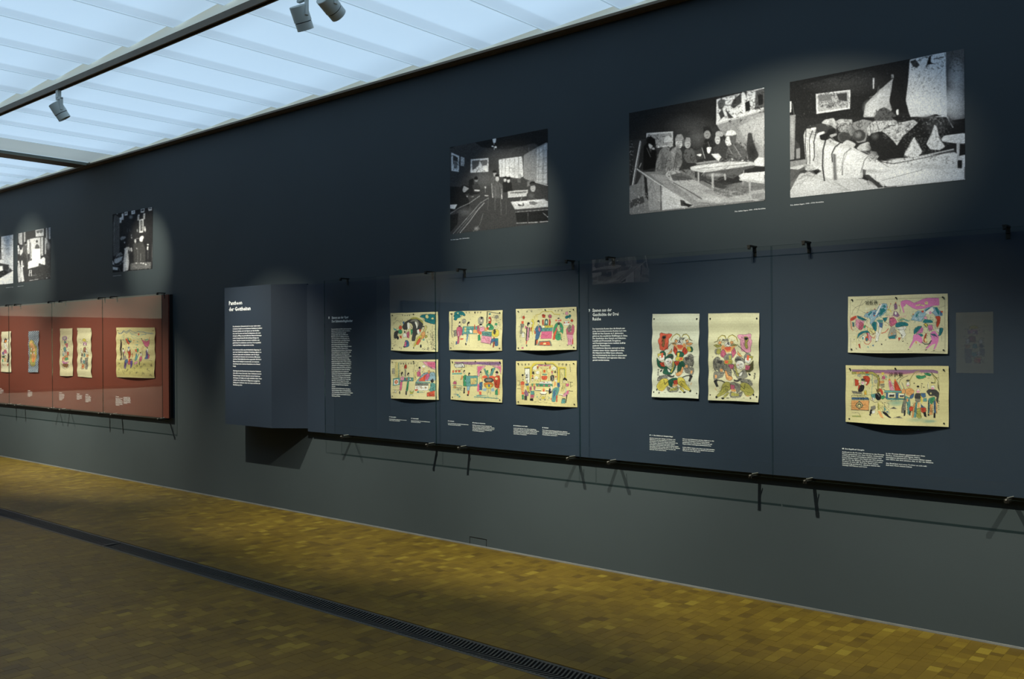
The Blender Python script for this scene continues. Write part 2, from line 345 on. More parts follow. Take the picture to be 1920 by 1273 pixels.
art('opera_cave', (720,570,8), [(90,135),(800,112),(800,718),(97,712)], (150,120), (226,214,156), """
L K 1.5 150,160 760,150
Q K 265,350 280,320 300,280 330,260 365,240 400,220 450,205 500,215 535,235 560,270 580,300 575,340 560,370 545,420 520,450 480,470 470,540 425,565 420,520 430,470 425,400 430,330 400,290 350,280 340,330 350,380 330,400 290,390
P g 380,260 420,235 470,225 500,250 520,300 500,350 470,330 460,260 420,262 400,270
P l 380,215 430,195 480,195 540,230 575,250 585,300 560,280 520,240 470,220 400,230
P w 340,290 365,275 380,330 372,380 350,370
Q s 375,350 385,325 405,330 405,365 385,375
P w 450,275 470,262 492,290 500,350 485,380 478,330
L K 2 430,370 480,372
L K 2 425,480 490,480
P K 425,500 480,500 475,560 428,565
Q t 525,190 560,160 620,155 700,150 760,155 765,240 755,310 720,300 680,290 640,280 600,260 610,230 580,205 545,200
P Y 620,165 650,160 665,200 640,225 615,200
P Y 700,215 730,200 740,225 715,235
L k 2 600,190 660,235 730,260
L K 2.5 120,330 150,290 180,255 205,250 235,285 255,315
L k 3 120,295 145,290
H k 6 150,190 200,230 22
H k 5 235,225 270,265 18
P b 270,270 300,260 295,310 275,300
Q R 215,345 240,325 262,335 265,380 240,395 215,380
Q n 205,400 250,390 270,410 268,450 230,460 205,440
Q K 150,430 200,400 215,430 190,470 210,510 160,540 140,510
P k 185,500 215,490 222,540 190,550
H k 12 130,360 200,600 26
P T 130,370 180,385 190,410 150,405
Q s 300,400 318,385 335,400 330,440 305,440
P k 295,415 318,410 320,435 300,440
Q w 280,460 300,445 340,450 345,500 290,510
Q u 335,440 370,410 385,440 380,520 350,510
P r 230,490 260,480 265,530 240,520
Q n 390,390 420,380 430,420 415,470 385,450
P Y 375,385 395,380 410,520 420,560 405,570 392,500
Q b 320,560 345,545 380,570 392,640 350,660 300,655 318,600
Q p 318,580 340,565 345,640 312,650
P k 296,640 330,650 330,665 298,662
Q s 575,350 595,335 605,365 590,395 572,385
P k 570,345 590,325 600,345 578,352
Q w 490,400 510,380 540,400 530,450 500,450
P r 520,385 545,375 550,420 530,420
Q a 600,340 625,320 645,350 620,395 610,470 580,450
Q O 560,430 605,410 620,460 600,520 560,540 540,500
Q y 490,540 520,490 570,460 560,520 500,600 460,660 455,640 480,580
Q R 500,570 540,510 555,560 520,620 490,610
P k 545,620 570,610 575,665 552,660
P k 455,655 470,660 465,680 450,672
L K 3 640,560 660,600 640,540
P T 580,540 600,520 610,545 590,560
Q l 610,480 640,470 650,500 620,520
H K 60 640,370 765,700 34
H k 26 690,400 760,680 26
H K 24 580,650 765,695 30
L K 3 720,320 715,420 730,520 715,640
H k 10 130,610 190,665 22
H k 8 225,655 275,680 18
H n 10 480,600 640,680 14
H b 14 300,520 420,600 14
G K 265,160 20 4 33,0
""")
art('opera_garden', (720,570,8), [(965,112),(1768,92),(1768,700),(968,690)], (160,120), (228,214,154), """
Q t 1040,130 1075,112 1140,110 1180,120 1215,170 1195,190 1160,160 1135,205 1090,215 1075,255 1030,235 1050,205 1030,180 1050,160
P Y 1085,135 1110,130 1100,160
P Y 1130,165 1150,175 1140,190
L k 2 1060,150 1120,190 1200,175
L g 9 1010,140 1008,300 1000,420 1020,500
L K 3 1018,140 1015,300 1010,420 1032,510
L K 2 1150,220 1150,330
H K 16 1015,380 1080,490 22
Q g 1040,400 1075,390 1085,480 1045,490
Q G 1165,235 1190,222 1222,240 1218,280 1195,300 1165,290
H k 10 1165,230 1220,290 12
Q s 1100,300 1120,285 1140,300 1135,325 1105,325
Q K 1110,325 1140,325 1145,370 1120,380 1105,355
P k 1112,270 1135,262 1140,285 1115,288
Q u 1078,370 1100,340 1160,345 1170,400 1165,470 1130,480 1135,560 1130,600 1095,600 1110,520 1085,450
Q P 1095,420 1115,400 1130,480 1110,500
P b 1170,380 1190,390 1190,480 1168,470
P b 1080,560 1100,560 1100,610 1075,610
P r 1145,520 1195,515 1195,535 1145,540
Q s 1245,300 1260,290 1275,300 1270,325 1250,325
P k 1238,285 1265,262 1280,272 1278,295 1255,300 1250,340 1240,330
Q B 1230,350 1255,335 1285,350 1290,400 1265,420 1260,560 1238,560 1240,440
L b 7 1252,360 1250,420 1255,530
Q w 1238,560 1255,560 1250,600 1238,600
P k 1225,580 1250,600 1245,625 1228,615
Q T 1175,340 1395,340 1395,450 1170,455
P a 1200,355 1230,352 1230,420 1200,425
H K 26 1180,345 1400,450 22
L k 2.5 1175,340 1400,338
L K 2 1180,385 1400,383
P O 1335,390 1405,385 1410,440 1335,440
P w 1280,385 1320,395 1320,440 1285,430
P r 1350,310 1362,310 1365,385 1350,385
P k 1278,225 1295,228 1288,240
P k 1320,188 1330,190 1325,200
Q G 1405,220 1440,190 1480,195 1495,240 1480,300 1410,300
P k 1440,190 1475,195 1475,225 1445,225
Q s 1435,235 1465,230 1475,270 1440,275
Q w 1435,310 1465,305 1480,340 1440,345
P k 1425,300 1465,295 1470,320 1430,325
Q u 1395,330 1425,320 1430,400 1415,440 1395,400
Q P 1440,350 1500,340 1510,400 1465,420 1430,400
Q n 1410,470 1440,455 1455,540 1415,550
P R 1410,400 1465,420 1460,460 1420,450
Q r 1560,200 1590,190 1605,240 1595,300 1560,290
Q s 1560,225 1585,220 1588,255 1562,260
P k 1545,290 1590,285 1590,320 1555,340
Q n 1530,300 1600,300 1640,340 1640,385 1570,395 1530,350
Q s 1550,325 1575,320 1585,350 1555,360
P r 1535,350 1560,345 1565,385 1545,385
Q O 1500,360 1540,360 1540,405 1510,400
Q s 1650,325 1680,315 1690,345 1660,360
P n 1660,285 1690,290 1695,320 1650,320
Q T 1470,410 1620,420 1610,490 1470,470
H K 30 1475,415 1610,485 26
L k 3 1468,470 1612,490
Q P 1470,470 1618,492 1612,600 1460,572
L u 4 1500,490 1530,540 1560,500 1600,560
L u 3 1490,560 1505,500 1570,590 1590,520
L k 3 1460,575 1612,605
Q y 1610,420 1640,380 1715,390 1725,470 1690,500 1640,490 1615,470
Q K 1640,390 1660,370 1675,420 1660,460 1640,440
Q r 1640,500 1665,500 1665,600 1655,655 1635,650 1650,580
Q b 1615,520 1715,515 1718,630 1670,635 1670,560 1625,570 1600,630
P t 1672,520 1718,518 1715,550 1672,550
L k 10 1540,110 1535,290
L k 8 1540,112 1735,150
L K 3 1548,125 1545,290
H k 40 1600,160 1740,290 22
P t 1560,145 1590,135 1595,160 1565,165
E G 1720,300 18,22
E Y 1720,300 10,13
P g 1660,170 1700,165 1720,200 1680,230 1650,210
H K 8 1690,300 1750,380 30
H k 14 1000,560 1050,640 16
G K 1215,118 26 2 42,0
G K 1345,116 28 3 42,0
G K 1278,490 12 6 0,16
H k 12 1280,560 1620,660 8
""")
art('opera_altar', (955,565,12.12), [(132,182),(1505,130),(1515,1105),(150,1115)], (170,130), (228,216,158), """
L K 1.6 250,205 1450,180
L y 14 590,320 690,290 730,240 950,235 1010,300 1140,305
L K 3 575,325 580,320 690,295 735,245 945,245 1005,305 1140,318
P Y 520,330 640,320 640,400 640,560 560,560 520,400
L g 3 555,350 640,350
L K 2 565,350 560,700
P y 490,410 545,410 550,560 530,740 545,770 520,760
L T 6 510,420 545,440
L g 3 1130,320 1135,420
Q y 740,560 980,545 985,610 735,620
Q T 735,610 990,600 985,680 735,690
H K 30 740,615 985,680 30
L u 8 735,690 990,685
Q p 735,695 980,690 975,850 725,850
L u 5 790,700 830,800 850,820 900,760 930,700
L u 4 760,700 770,830
L u 4 900,700 880,830 920,840
L k 5 720,855 978,850
Q g 700,905 950,895 1000,1010 660,1000
Q R 735,925 930,915 965,1000 710,990
P Y 800,950 850,940 870,975 800,980
L K 3 660,1005 1000,1015
Q K 795,430 815,405 850,405 870,430 868,540 885,550 765,550 795,535
P T 810,440 830,425 855,435 858,530 808,530
P w 822,450 845,450 848,500 822,505
Q r 740,420 770,420 775,540 745,550 735,490
Q r 895,410 920,410 935,480 920,560 890,545
Q r 725,310 765,295 810,320 800,380 745,375
H k 10 725,295 815,400 30
Q u 870,340 905,300 945,320 950,380 890,390
H k 16 865,290 960,400 34
P w 740,570 790,560 800,600 745,605
Q r 290,350 330,340 345,380 320,420 290,400
H K 14 215,290 375,430 50
P R 260,460 315,455 315,520 265,520
Q g 245,520 325,520 320,600 250,600
L K 5 250,540 300,600 260,660 310,700 245,800 240,840
H K 46 215,530 345,850 40
P g 250,600 290,600 290,740 245,760
Q w 285,740 330,710 345,820 290,830
P k 325,710 350,715 335,750
H b 10 270,990 350,1020 26
P u 280,1050 335,1045 335,1080 280,1080
Q s 420,530 445,520 455,560 430,575
P k 395,500 425,475 460,500 455,530 425,530 415,580 400,570
Q K 385,600 400,585 415,600 410,900 380,900
Q K 440,600 462,600 460,830 445,830
Q P 410,600 440,600 445,820 460,850 440,900 400,900 405,800
Q p 350,560 385,580 395,610 355,630
Q r 475,610 510,590 500,690 480,690
Q w 470,490 510,470 525,520 500,530
P r 390,900 415,900 405,980 385,975
P K 395,975 425,1000 420,1035 398,1030
L K 5 505,530 515,600
Q w 630,480 655,470 670,500 660,530 635,520
P k 615,460 650,425 675,440 680,500 655,470 632,475
Q G 640,540 665,520 680,600 660,680 640,640
Q b 575,640 615,570 640,560 650,680 680,680 670,560 705,550 730,600 740,680 710,700 690,830 670,870 600,860 610,720 600,690
Q p 660,620 690,590 705,690 680,690
Q r 565,660 590,690 605,740 575,745
P k 700,690 715,680 712,715
Q K 600,870 665,870 670,950 640,1000 600,1000
P R 635,890 665,880 668,950 640,980
P O 700,780 730,780 720,810 695,805
Q s 1085,410 1120,395 1140,430 1110,450
P k 1080,385 1125,375 1130,400 1085,410
E R 1055,440 20,20
E R 1155,440 20,20
P p 1090,440 1140,430 1130,465 1095,465
P K 1085,485 1140,480 1145,545 1090,550
Q n 1000,620 1040,520 1085,485 1100,560 1080,600 1110,700 1160,690 1140,560 1145,485 1190,520 1225,600 1225,740 1190,750 1160,710 1100,720 1060,760 1000,740
Q Y 1080,590 1120,570 1130,640 1095,650
Q u 1050,620 1080,600 1090,660 1060,700
Q R 1010,740 1050,660 1085,680 1060,760 1060,870 1000,880
E n 1125,810 70,85
L K 3 1060,790 1110,740 1190,780
L k 3 1130,740 1120,830
Q Y 1160,700 1205,730 1200,860 1185,870
P K 1180,860 1210,880 1205,895 1175,885
P m 1150,600 1175,600 1190,640 1160,640
Q r 1370,440 1400,410 1435,440 1420,480 1385,470
Q s 1375,490 1410,480 1415,520 1385,530
Q w 1225,480 1260,450 1350,460 1355,530 1310,560 1240,555 1220,520
E r 1245,495 18,14
E r 1330,490 18,16
E k 1290,495 8,8
L K 3 1225,480 1260,450 1350,455
Q g 1310,600 1350,540 1380,550 1400,620 1380,720 1340,710
Q u 1285,650 1310,600 1330,700 1400,720 1400,640 1420,520 1460,570 1470,680 1440,780 1300,760
Q P 1300,760 1440,770 1445,990 1330,1000 1330,880
L u 4 1350,760 1355,990
L u 4 1390,760 1395,990
L u 4 1425,770 1425,990
P r 1425,870 1445,870 1445,980 1425,980
P K 1310,990 1350,1005 1345,1015 1312,1010
P K 1400,1000 1420,1000 1415,1030 1400,1025
Q P 1260,250 1310,240 1325,300 1280,320 1250,300
Q t 1255,350 1300,330 1330,340 1350,300 1385,320 1380,370 1330,380 1290,410 1250,390
P k 1340,235 1385,230 1370,260 1340,255
P k 1205,270 1225,290 1215,310
P t 1335,385 1370,380 1360,410
G K 375,225 40 2 100,-5
G K 1010,205 36 3 75,-3
G g 1240,800 20 3 0,45
G g 250,890 26 2 0,40
E k 1165,1015 7,7
H g 20 480,650 560,850 20
""")
art('opera_bedchamber', (720,660,8), [(90,112),(805,120),(815,718),(98,685)], (150,120), (228,214,154), """
L K 1.8 130,152 770,150
P a 165,155 230,155 230,380 165,380
L T 8 218,155 212,380
L K 2 165,155 160,380
H K 20 200,160 235,375 30
G K 235,165 30 6 38,0
Q G 120,245 155,240 155,320 120,320
Q r 300,210 320,185 340,210 335,250 300,250
H k 10 285,190 350,260 22
P g 305,260 328,260 328,370 305,370
Q T 130,395 230,380 235,490 130,500
P w 145,410 210,405 215,480 145,485
E r 180,445 26,28
E Y 180,445 12,12
Q T 240,385 440,385 440,440 240,440
H K 30 240,388 440,438 22
Q s 265,325 280,320 288,340 275,355
P k 250,310 270,290 285,315 262,330 262,365 250,350
Q P 240,385 262,365 300,370 300,420 270,430 240,420
P v 255,430 275,430 275,450 255,450
Q p 240,450 275,445 272,540 265,575 238,570
L u 3 255,460 250,560
P K 232,580 255,585 255,635 235,620
Q s 360,335 375,330 380,350 365,365
P k 345,325 365,305 382,325 362,335 358,360 347,350
Q T 345,385 370,370 390,390 378,440 345,430
P r 335,395 352,390 350,425 335,420
Q n 350,450 378,440 372,560 362,590 340,575
P K 335,580 360,590 362,645 338,640
P s 390,395 410,400 400,425 385,420
L k 2.5 448,155 445,440
L K 2.5 508,155 500,380
H k 26 455,160 500,290 14
P a 455,300 490,300 490,440 455,440
H K 14 455,340 490,420 16
E w 592,218 24,20
L K 3 570,210 592,195 615,210
L r 5 592,240 592,290
L g 3 575,235 575,285
L g 3 610,235 610,275
Q P 570,150 770,150 780,270 740,265 690,240 640,210 600,185
P p 640,160 765,160 770,250 700,230 650,190
H k 14 650,160 770,240 14
Q P 520,265 545,240 548,290 530,320 518,300
P k 510,235 535,218 548,245 525,260
Q p 490,310 520,290 552,320 550,370 500,370
H k 10 495,300 550,370 12
Q B 480,455 590,320 660,310 760,310 770,430 500,450
L K 3 480,455 570,345 620,315 700,310
L T 5 500,440 580,350
H K 40 560,290 760,360 24
Q R 520,435 560,385 600,370 620,440
Q p 600,410 620,340 670,325 685,360 650,430
Q O 655,290 680,275 690,320 660,330
P r 590,360 625,340 620,410 595,420
P K 690,430 730,400 745,450 710,470
P k 700,430 722,425 725,455 702,455
Q T 480,455 690,455 690,470 480,472
Q g 478,475 665,475 665,500 478,502
H K 24 480,478 665,500 12
Q w 478,505 665,505 665,575 478,575
P r 478,560 520,560 520,580 478,580
G c 490,520 34 3 62,0
L T 5 515,595 600,600
L K 3 520,610 620,605 620,590
P t 512,590 535,590 535,612 512,612
Q T 690,480 720,460 765,480 770,590 720,600 670,570 700,540
L K 3 700,500 740,540 690,570
Q R 655,610 760,580 765,670 655,665
H k 20 660,600 765,670 16
Q y 400,575 415,600 445,600 465,575 450,630 410,630
L n 4 430,570 430,610
L n 4 405,575 425,615
L n 4 460,570 440,615
L T 6 400,640 455,640
L K 3 405,640 402,668
L K 3 452,640 455,665
L K 3 130,560 240,565 130,600 200,610
L K 2 130,520 230,518
Q w 165,560 190,600 180,610 160,575
H g 20 120,160 200,360 20
G K 425,240 12 3 0,24
""")
art('opera_canopy_bed', (720,660,8), [(985,112),(1770,125),(1768,760),(990,718)], (160,130), (226,212,148), """
P m 1040,150 1750,160 1748,210 1600,215 1390,195 1300,200 1200,190 1050,175
L v 8 1390,180 1560,195 1745,185
H K 60 1050,150 1745,205 40
Q w 1040,185 1180,170 1205,230 1060,240
L k 6 1045,190 1180,175 1205,235 1062,240 1040,190
L k 4 1065,200 1160,195 1175,225 1070,225
Q R 1018,285 1040,280 1040,315 1018,315
Q R 1060,280 1088,280 1088,310 1060,310
Q R 1105,280 1140,280 1140,310 1105,310
H k 14 1015,262 1145,290 16
P T 1015,325 1165,320 1165,340 1015,345
L K 4 1160,245 1165,330
Q p 1030,470 1055,440 1085,460 1085,490 1035,490
H k 10 1030,430 1085,490 18
Q O 1040,505 1075,500 1075,550 1040,550
L T 6 1015,510 1165,512
L T 5 1020,575 1165,575
H K 20 1090,515 1165,570 40
L K 2 1020,545 1150,540
H b 14 1040,590 1140,690 30
E T 1100,650 20,14
E T 1130,675 14,14
E G 1075,640 16,12
G g 1025,370 18 2 0,30
Q s 1190,300 1205,295 1212,320 1198,335
P k 1180,290 1205,270 1212,290 1192,300 1190,330
Q n 1185,370 1210,345 1240,365 1225,520 1185,515
Q O 1160,360 1185,370 1165,420 1145,425
L k 5 1185,515 1225,520
P K 1190,540 1215,540 1210,600 1190,620
P k 1185,610 1215,600 1210,625 1188,630
Q s 1270,345 1285,335 1292,360 1278,380
P k 1258,335 1270,310 1290,330 1270,345 1265,400
Q B 1200,430 1240,420 1265,390 1290,430 1295,500 1275,590 1240,585 1245,480
P r 1255,585 1280,585 1278,640 1255,645
P k 1240,640 1275,640 1270,668 1245,660
Q T 1220,365 1400,365 1400,520 1230,520
Q a 1290,400 1385,400 1385,490 1295,495
H r 14 1300,410 1380,480 22
H n 12 1300,410 1380,480 22
L k 3 1220,365 1400,368
L b 5 1290,505 1400,505
Q P 1390,220 1525,215 1480,260 1440,290 1420,380 1400,380
P p 1400,235 1470,230 1430,300 1410,350
Q P 1615,225 1750,215 1750,350 1720,270 1680,250
P p 1690,235 1745,235 1745,320 1725,265
Q s 1440,320 1455,310 1462,330 1448,345
P k 1430,310 1450,295 1460,315 1440,330
Q Y 1430,360 1460,350 1470,460 1425,460
Q b 1425,470 1475,460 1470,580 1430,580
P p 1400,480 1425,500 1428,600 1395,600
P R 1425,600 1460,600 1465,650 1435,660
P O 1465,380 1490,370 1485,450 1460,450
H k 12 1430,470 1475,580 12
Q T 1490,265 1510,260 1555,350 1580,390 1545,390
Q T 1610,260 1665,245 1610,380 1580,395
P n 1530,290 1560,280 1560,330 1540,330
P k 1600,265 1620,262 1615,300 1600,295
P k 1535,290 1550,290 1548,310
E R 1510,385 40,22
E R 1615,390 45,22
E K 1570,435 75,40
E g 1570,432 50,22
H k 30 1500,390 1645,470 16
Q o 1490,480 1540,465 1610,465 1650,500 1620,540 1510,540
Q y 1520,500 1620,500 1600,560 1540,560
E b 1575,515 14,22
L K 4 1545,560 1555,650
L K 4 1600,560 1595,650
L k 4 1570,560 1572,620
P B 1480,560 1540,550 1530,600 1480,590
P B 1610,560 1650,545 1655,600 1610,600
Q r 1640,400 1680,370 1730,360 1745,440 1720,560 1660,540 1650,470
P k 1655,320 1690,290 1715,320 1700,340
Q P 1670,335 1700,330 1700,360 1675,365
E Y 1685,410 22,18
Q n 1665,590 1700,560 1705,650 1665,650
P O 1705,560 1730,560 1730,650 1710,650
H k 24 1650,400 1745,560 16
L T 12 1355,680 1500,685 1700,705
L K 4 1360,680 1720,705
P T 1380,655 1440,650 1560,660 1400,672
H T 30 1360,650 1720,700 40
""")
art('opera_hall', (955,665,11.57), [(128,135),(1445,155),(1448,1140),(140,1085)], (170,135), (226,210,142), """
G k 250,200 42 3 72,0
G k 1050,205 48 3 78,5
G K 1290,230 26 5 5,34
P y 310,265 470,270 500,200 560,180 950,185 1050,280 1225,290 1225,520 1190,520 1190,330 1085,325 1085,640 1040,640 1040,300 940,210 580,205 490,290 490,460 440,600 440,300 330,295
Q w 335,310 440,315 440,600 400,640 340,460
L k 12 325,300 440,300
L K 8 332,300 328,440
L K 8 440,310 440,610
Q Y 1090,330 1190,330 1190,500 1130,640 1090,620
L K 8 1085,320 1200,325
L T 8 1198,325 1200,480
L K 6 1085,330 1088,640
L K 10 495,440 495,290 580,220 940,220 1030,300 1035,560
P Y 505,450 505,300 590,235 930,235 1020,310 1020,520 900,640 600,640 540,600
Q P 620,230 890,235 885,262 625,262
P u 650,235 700,235 690,260 655,258
P u 750,240 790,240 790,260 750,260
P r 600,260 625,262 625,300 600,330
P r 870,262 890,262 880,330 860,320
E w 550,300 42,40
E w 610,400 36,34
E w 960,310 42,40
E w 585,515 38,36
H k 60 505,270 640,440 22
H k 30 550,480 640,600 20
H k 44 915,270 1025,420 22
E k 520,405 18,34
E k 985,390 18,20
L K 4 660,280 720,340 690,430
L K 4 870,280 800,340 830,430
L K 4 680,300 850,310
Q Y 720,340 800,335 800,400 730,405
E o 755,370 28,34
P r 745,350 770,350 765,400 745,400
Q T 710,430 810,430 810,455 715,455
Q R 690,475 820,475 815,540 780,565 720,560 695,530
L r 8 672,380 672,600
L r 8 850,400 850,590
L K 3 655,460 655,630
Q w 660,600 900,590 930,640 640,650
P r 735,605 775,605 755,632
Q T 570,640 930,650 940,700 590,690
Q n 580,655 930,665 920,710 590,700
E u 640,680 20,16
E u 755,685 22,16
E u 860,685 20,16
P Y 590,705 920,715 900,740 620,735
L k 12 560,790 690,795
L k 12 800,795 930,800
P w 560,770 690,772 690,785 560,782
P w 810,775 920,778 920,792 810,790
E O 750,790 30,60
P r 740,770 765,770 765,835 740,835
E w 745,840 72,26
L k 12 675,850 700,870 790,875 815,850
Q y 720,920 780,920 790,960 750,975 710,960
L K 6 700,900 680,930
L K 6 790,900 810,935
E g 685,985 20,18
E g 790,985 20,18
L K 2 540,1035 1080,1075
H K 90 550,870 900,1060 16
P T 600,920 630,910 615,950
P T 860,940 890,935 875,970
P k 865,740 910,740 930,830 870,870 858,820
Q w 890,680 925,700 915,820 900,800
P k 260,430 310,425 300,470 265,475
Q s 270,490 295,485 300,520 275,530
P K 285,530 305,545 300,570 280,560
Q R 235,600 270,580 320,600 320,660 235,665
Q O 240,665 315,660 315,800 260,820 245,750
P R 265,820 320,820 320,870 270,870
P y 250,840 270,840 265,880
Q n 270,880 310,880 315,980 275,980
P K 280,970 310,970 305,990
P k 360,440 385,435 385,470 360,470
Q w 350,510 380,495 390,540 365,580 345,560
P k 345,495 385,480 405,510 370,505 350,520
P K 375,560 390,570 385,640 372,620
Q b 340,640 420,640 415,680 350,680
Q y 370,690 420,690 440,840 410,830 380,760
Q m 320,840 350,760 415,850 415,910 340,900
Q K 325,905 385,905 390,1000 325,995
P k 400,790 450,840 430,855
P r 490,460 520,460 520,490 485,490
Q s 485,540 515,530 525,570 500,600 485,575
P k 478,530 490,508 520,508 530,545 505,530 485,545
Q O 470,650 560,645 555,700 480,705
P n 480,640 520,640 510,700 490,690
Q u 440,710 480,700 485,780 445,800
Q u 530,700 570,705 560,780 535,780
Q T 465,800 545,800 550,880 465,880
Q u 460,880 545,880 540,950 460,950
P k 455,960 530,960 530,1020 455,1010
H k 30 450,650 560,950 16
Q R 895,380 920,365 940,390 915,420
Q P 905,400 935,395 935,440 908,440
Q K 880,480 925,450 970,470 960,560 930,600 885,570
L w 6 915,480 940,540 910,590
P r 990,475 1015,475 1010,510 985,510
Q w 985,555 1015,545 1028,590 1005,615 988,590
P O 970,600 990,590 1010,650 990,700 960,700
Q b 1030,620 1080,620 1095,700 1070,720 1035,700
Q T 940,760 1000,720 1080,720 1080,780 1040,900 1000,1040 930,1020 940,850
P b 955,800 1000,780 1000,900 960,960
H k 20 940,720 1080,900 20
Q R 1020,900 1050,880 1050,1020 1030,1040
P R 900,960 930,950 925,1000
P k 1150,550 1190,500 1250,560 1240,590 1205,560 1160,570
Q s 1160,580 1195,575 1200,620 1170,640
Q a 1150,640 1210,620 1210,720 1160,800 1110,800 1150,700
Q p 1215,640 1280,640 1285,690 1230,710
L B 12 1215,740 1220,830
Q P 1180,850 1290,780 1280,850 1230,910 1150,920
P p 1240,790 1275,790 1270,850 1240,860
P k 1235,870 1255,880 1230,1050 1215,1050
P k 1145,950 1215,955 1210,970 1145,965
Q T 1140,970 1215,975 1210,1060 1130,1060
L w 16 1080,865 1150,870
L k 10 1080,880 1150,890
L k 8 165,575 220,580 215,660
L k 8 165,665 230,668
L k 8 165,742 235,745
L k 8 1250,605 1365,615
L k 8 1315,620 1318,720
L k 10 1285,795 1365,805
L k 6 1330,690 1365,690
""")
_guard = """
Q %(f)s 160,420 180,400 175,340 200,335 230,345 260,350 300,345 340,355 320,395 295,410 300,460 285,500 290,540 250,545 225,560 175,550 180,500 165,460
Q %(f2)s 210,375 250,365 265,390 240,420 250,470 230,520 205,500 225,450 205,410
P k 205,385 250,375 255,405 225,415
H k 10 190,350 310,540 22
L k 6 190,590 250,545 320,480
L k 3 320,475 335,460
L d 9 325,430 345,380 390,350 425,365 440,395
L d 9 460,395 475,360 510,355 545,385 555,420 590,435
L y 5 330,425 350,380 392,355 422,368 436,392
L y 5 464,392 480,365 512,360 540,385 552,418
Q O 375,430 400,420 415,440 400,465 378,455
Q O 505,430 535,420 550,450 520,465
P g 430,400 455,395 495,405 485,430 450,425 425,430
P K 470,400 500,400 490,415
H k 34 360,390 570,480 26
Q w 405,445 435,430 470,440 470,470 430,495 405,470
L k 6 415,450 425,465 440,450 455,465
P k 425,435 440,425 440,460 430,470
Q %(a)s 330,470 370,455 400,480 360,490
Q %(a)s 510,470 570,460 600,470 560,500 520,490
P O 340,470 375,465 400,500 470,495 490,460 520,500 500,540 440,560 400,545 370,510
P R 400,490 460,490 480,510 445,540 410,530
P N 335,465 360,480 400,480 370,470
Q %(r)s 345,560 365,500 400,545 400,600 380,620
Q %(r)s 490,510 530,560 520,600 480,620 450,600 460,560
Q %(g)s 385,580 430,565 480,590 485,630 440,670 400,650 390,620
P %(y)s 400,590 430,590 420,650 400,640
E %(g)s 570,545 26,38
Q %(y)s 520,510 560,510 575,560 545,580 520,560
Q %(y)s 385,640 440,640 490,650 480,690 420,700 380,680
P R 430,650 470,650 470,680 435,685
Q %(m)s 520,620 570,600 605,640 608,720 590,770 560,740 570,680 540,640
H k 30 545,600 610,760 24
Q g 480,650 540,635 570,670 570,740 540,780 490,760 480,700
P K 495,650 545,645 560,670 510,690
H k 40 480,640 600,800 20
P O 500,745 530,740 530,790 505,790
Q g 480,780 600,770 608,830 590,880 550,850 500,840
P k 560,860 600,880 570,950 545,945 560,900
L K 14 470,900 510,880 560,870
L K 12 550,870 575,900 560,935
P O 565,815 590,810 585,850 568,850
Q %(g)s 180,570 230,560 260,600 245,660 215,650 180,610
Q %(y)s 150,600 200,590 210,620 160,640
Q w 170,620 240,615 245,665 190,690
Q O 270,605 310,570 330,535 330,580 300,605
P R 195,590 220,585 225,640 200,650
Q %(g)s 240,650 300,600 340,600 360,640 340,680 300,660 245,690
P K 285,630 350,625 355,650 300,655
H k 20 245,610 360,680 20
Q w 245,690 265,655 320,650 345,680 335,740 295,755 260,735
L k 4 270,695 285,690 300,700
L k 4 310,710 330,712
L k 3 280,725 300,730
E R 320,700 6,8
Q %(g2)s 145,640 180,690 240,720 240,780 200,790 150,750
Q %(r)s 180,710 235,700 245,760 200,755
P k 180,810 215,785 205,820 185,825
Q %(g)s 225,800 255,740 300,790 340,800 370,760 365,690 400,690 370,800 330,860 260,860 215,840
Q %(y)s 350,680 365,700 350,790 330,840 310,830 340,780
Q w 270,780 300,790 320,830 290,830
Q %(r)s 365,700 430,690 440,740 385,750
Q %(g)s 400,760 440,700 480,690 500,740 470,800 440,830 400,850
H k 30 370,690 500,840 24
Q O 385,840 440,820 460,760 480,770 460,860 420,885 385,870
Q %(m)s 155,910 190,870 240,860 300,870 290,900 240,910 190,930 160,940
H k 24 160,865 300,935 24
Q %(y)s 165,960 210,910 270,900 300,930 300,990 260,1010 240,1050 180,1060 150,1030 140,1000
L k 5 240,920 250,980 290,940
P K 270,860 300,850 340,880 370,860 370,890 320,900
Q %(y)s 410,900 460,890 500,920 520,990 570,1050 570,1075 490,1040 450,1010 410,980
L k 4 430,960 460,940 500,960
L k 4 450,970 440,1020
L k 4 465,960 460,1010
Q %(g)s 290,930 350,900 410,900 400,960 350,960 340,1020 300,1000
Q %(r)s 360,935 410,925 410,980 360,985
Q g 270,1000 300,1020 340,1040 410,1000 420,1050 395,1075 300,1075 275,1050
P l 310,1035 400,1015 400,1055 310,1060
H k 24 280,1000 415,1075 22
P O 345,985 405,980 400,1005 350,1010
Q %(y)s 420,1020 450,1020 500,1085 470,1075
P k 470,1075 515,1070 505,1090 485,1095
P k 550,1060 580,1050 575,1080 555,1078
P k 140,1030 160,1030 150,1060 138,1050
P k 165,1075 190,1070 178,1100
P O 185,1055 240,1050 215,1065
L O 7 570,990 585,965
L k 4 245,1080 260,1080
L k 8 425,1080 450,1080
G k 150,790 26 3 0,28
"""
art('guard_red', (1210,575,6.70), [(80,98),(670,92),(668,1155),(85,1130)], (120,205), (222,220,186), _guard%dict(f='R',f2='c',a='O',r='r',g='N',g2='N',y='y',m='g'))
def _mir(s):                                       # the second guardian faces the first: mirrored, a little larger
    out = []
    for ln in s.strip().split('\n'):
        tk = ln.split(); n = 1 if tk[0] in 'EG' else 99; new = []
        for i, p in enumerate(tk):
            if ',' in p and n > 0:
                x, y = map(float, p.split(',')); p = '%g,%g' % (1365-(x-140)*1.1, 345+(y-335)*1.08); n -= 1
            new.append(p)
        out.append(' '.join(new))
    return '\n'.join(out)
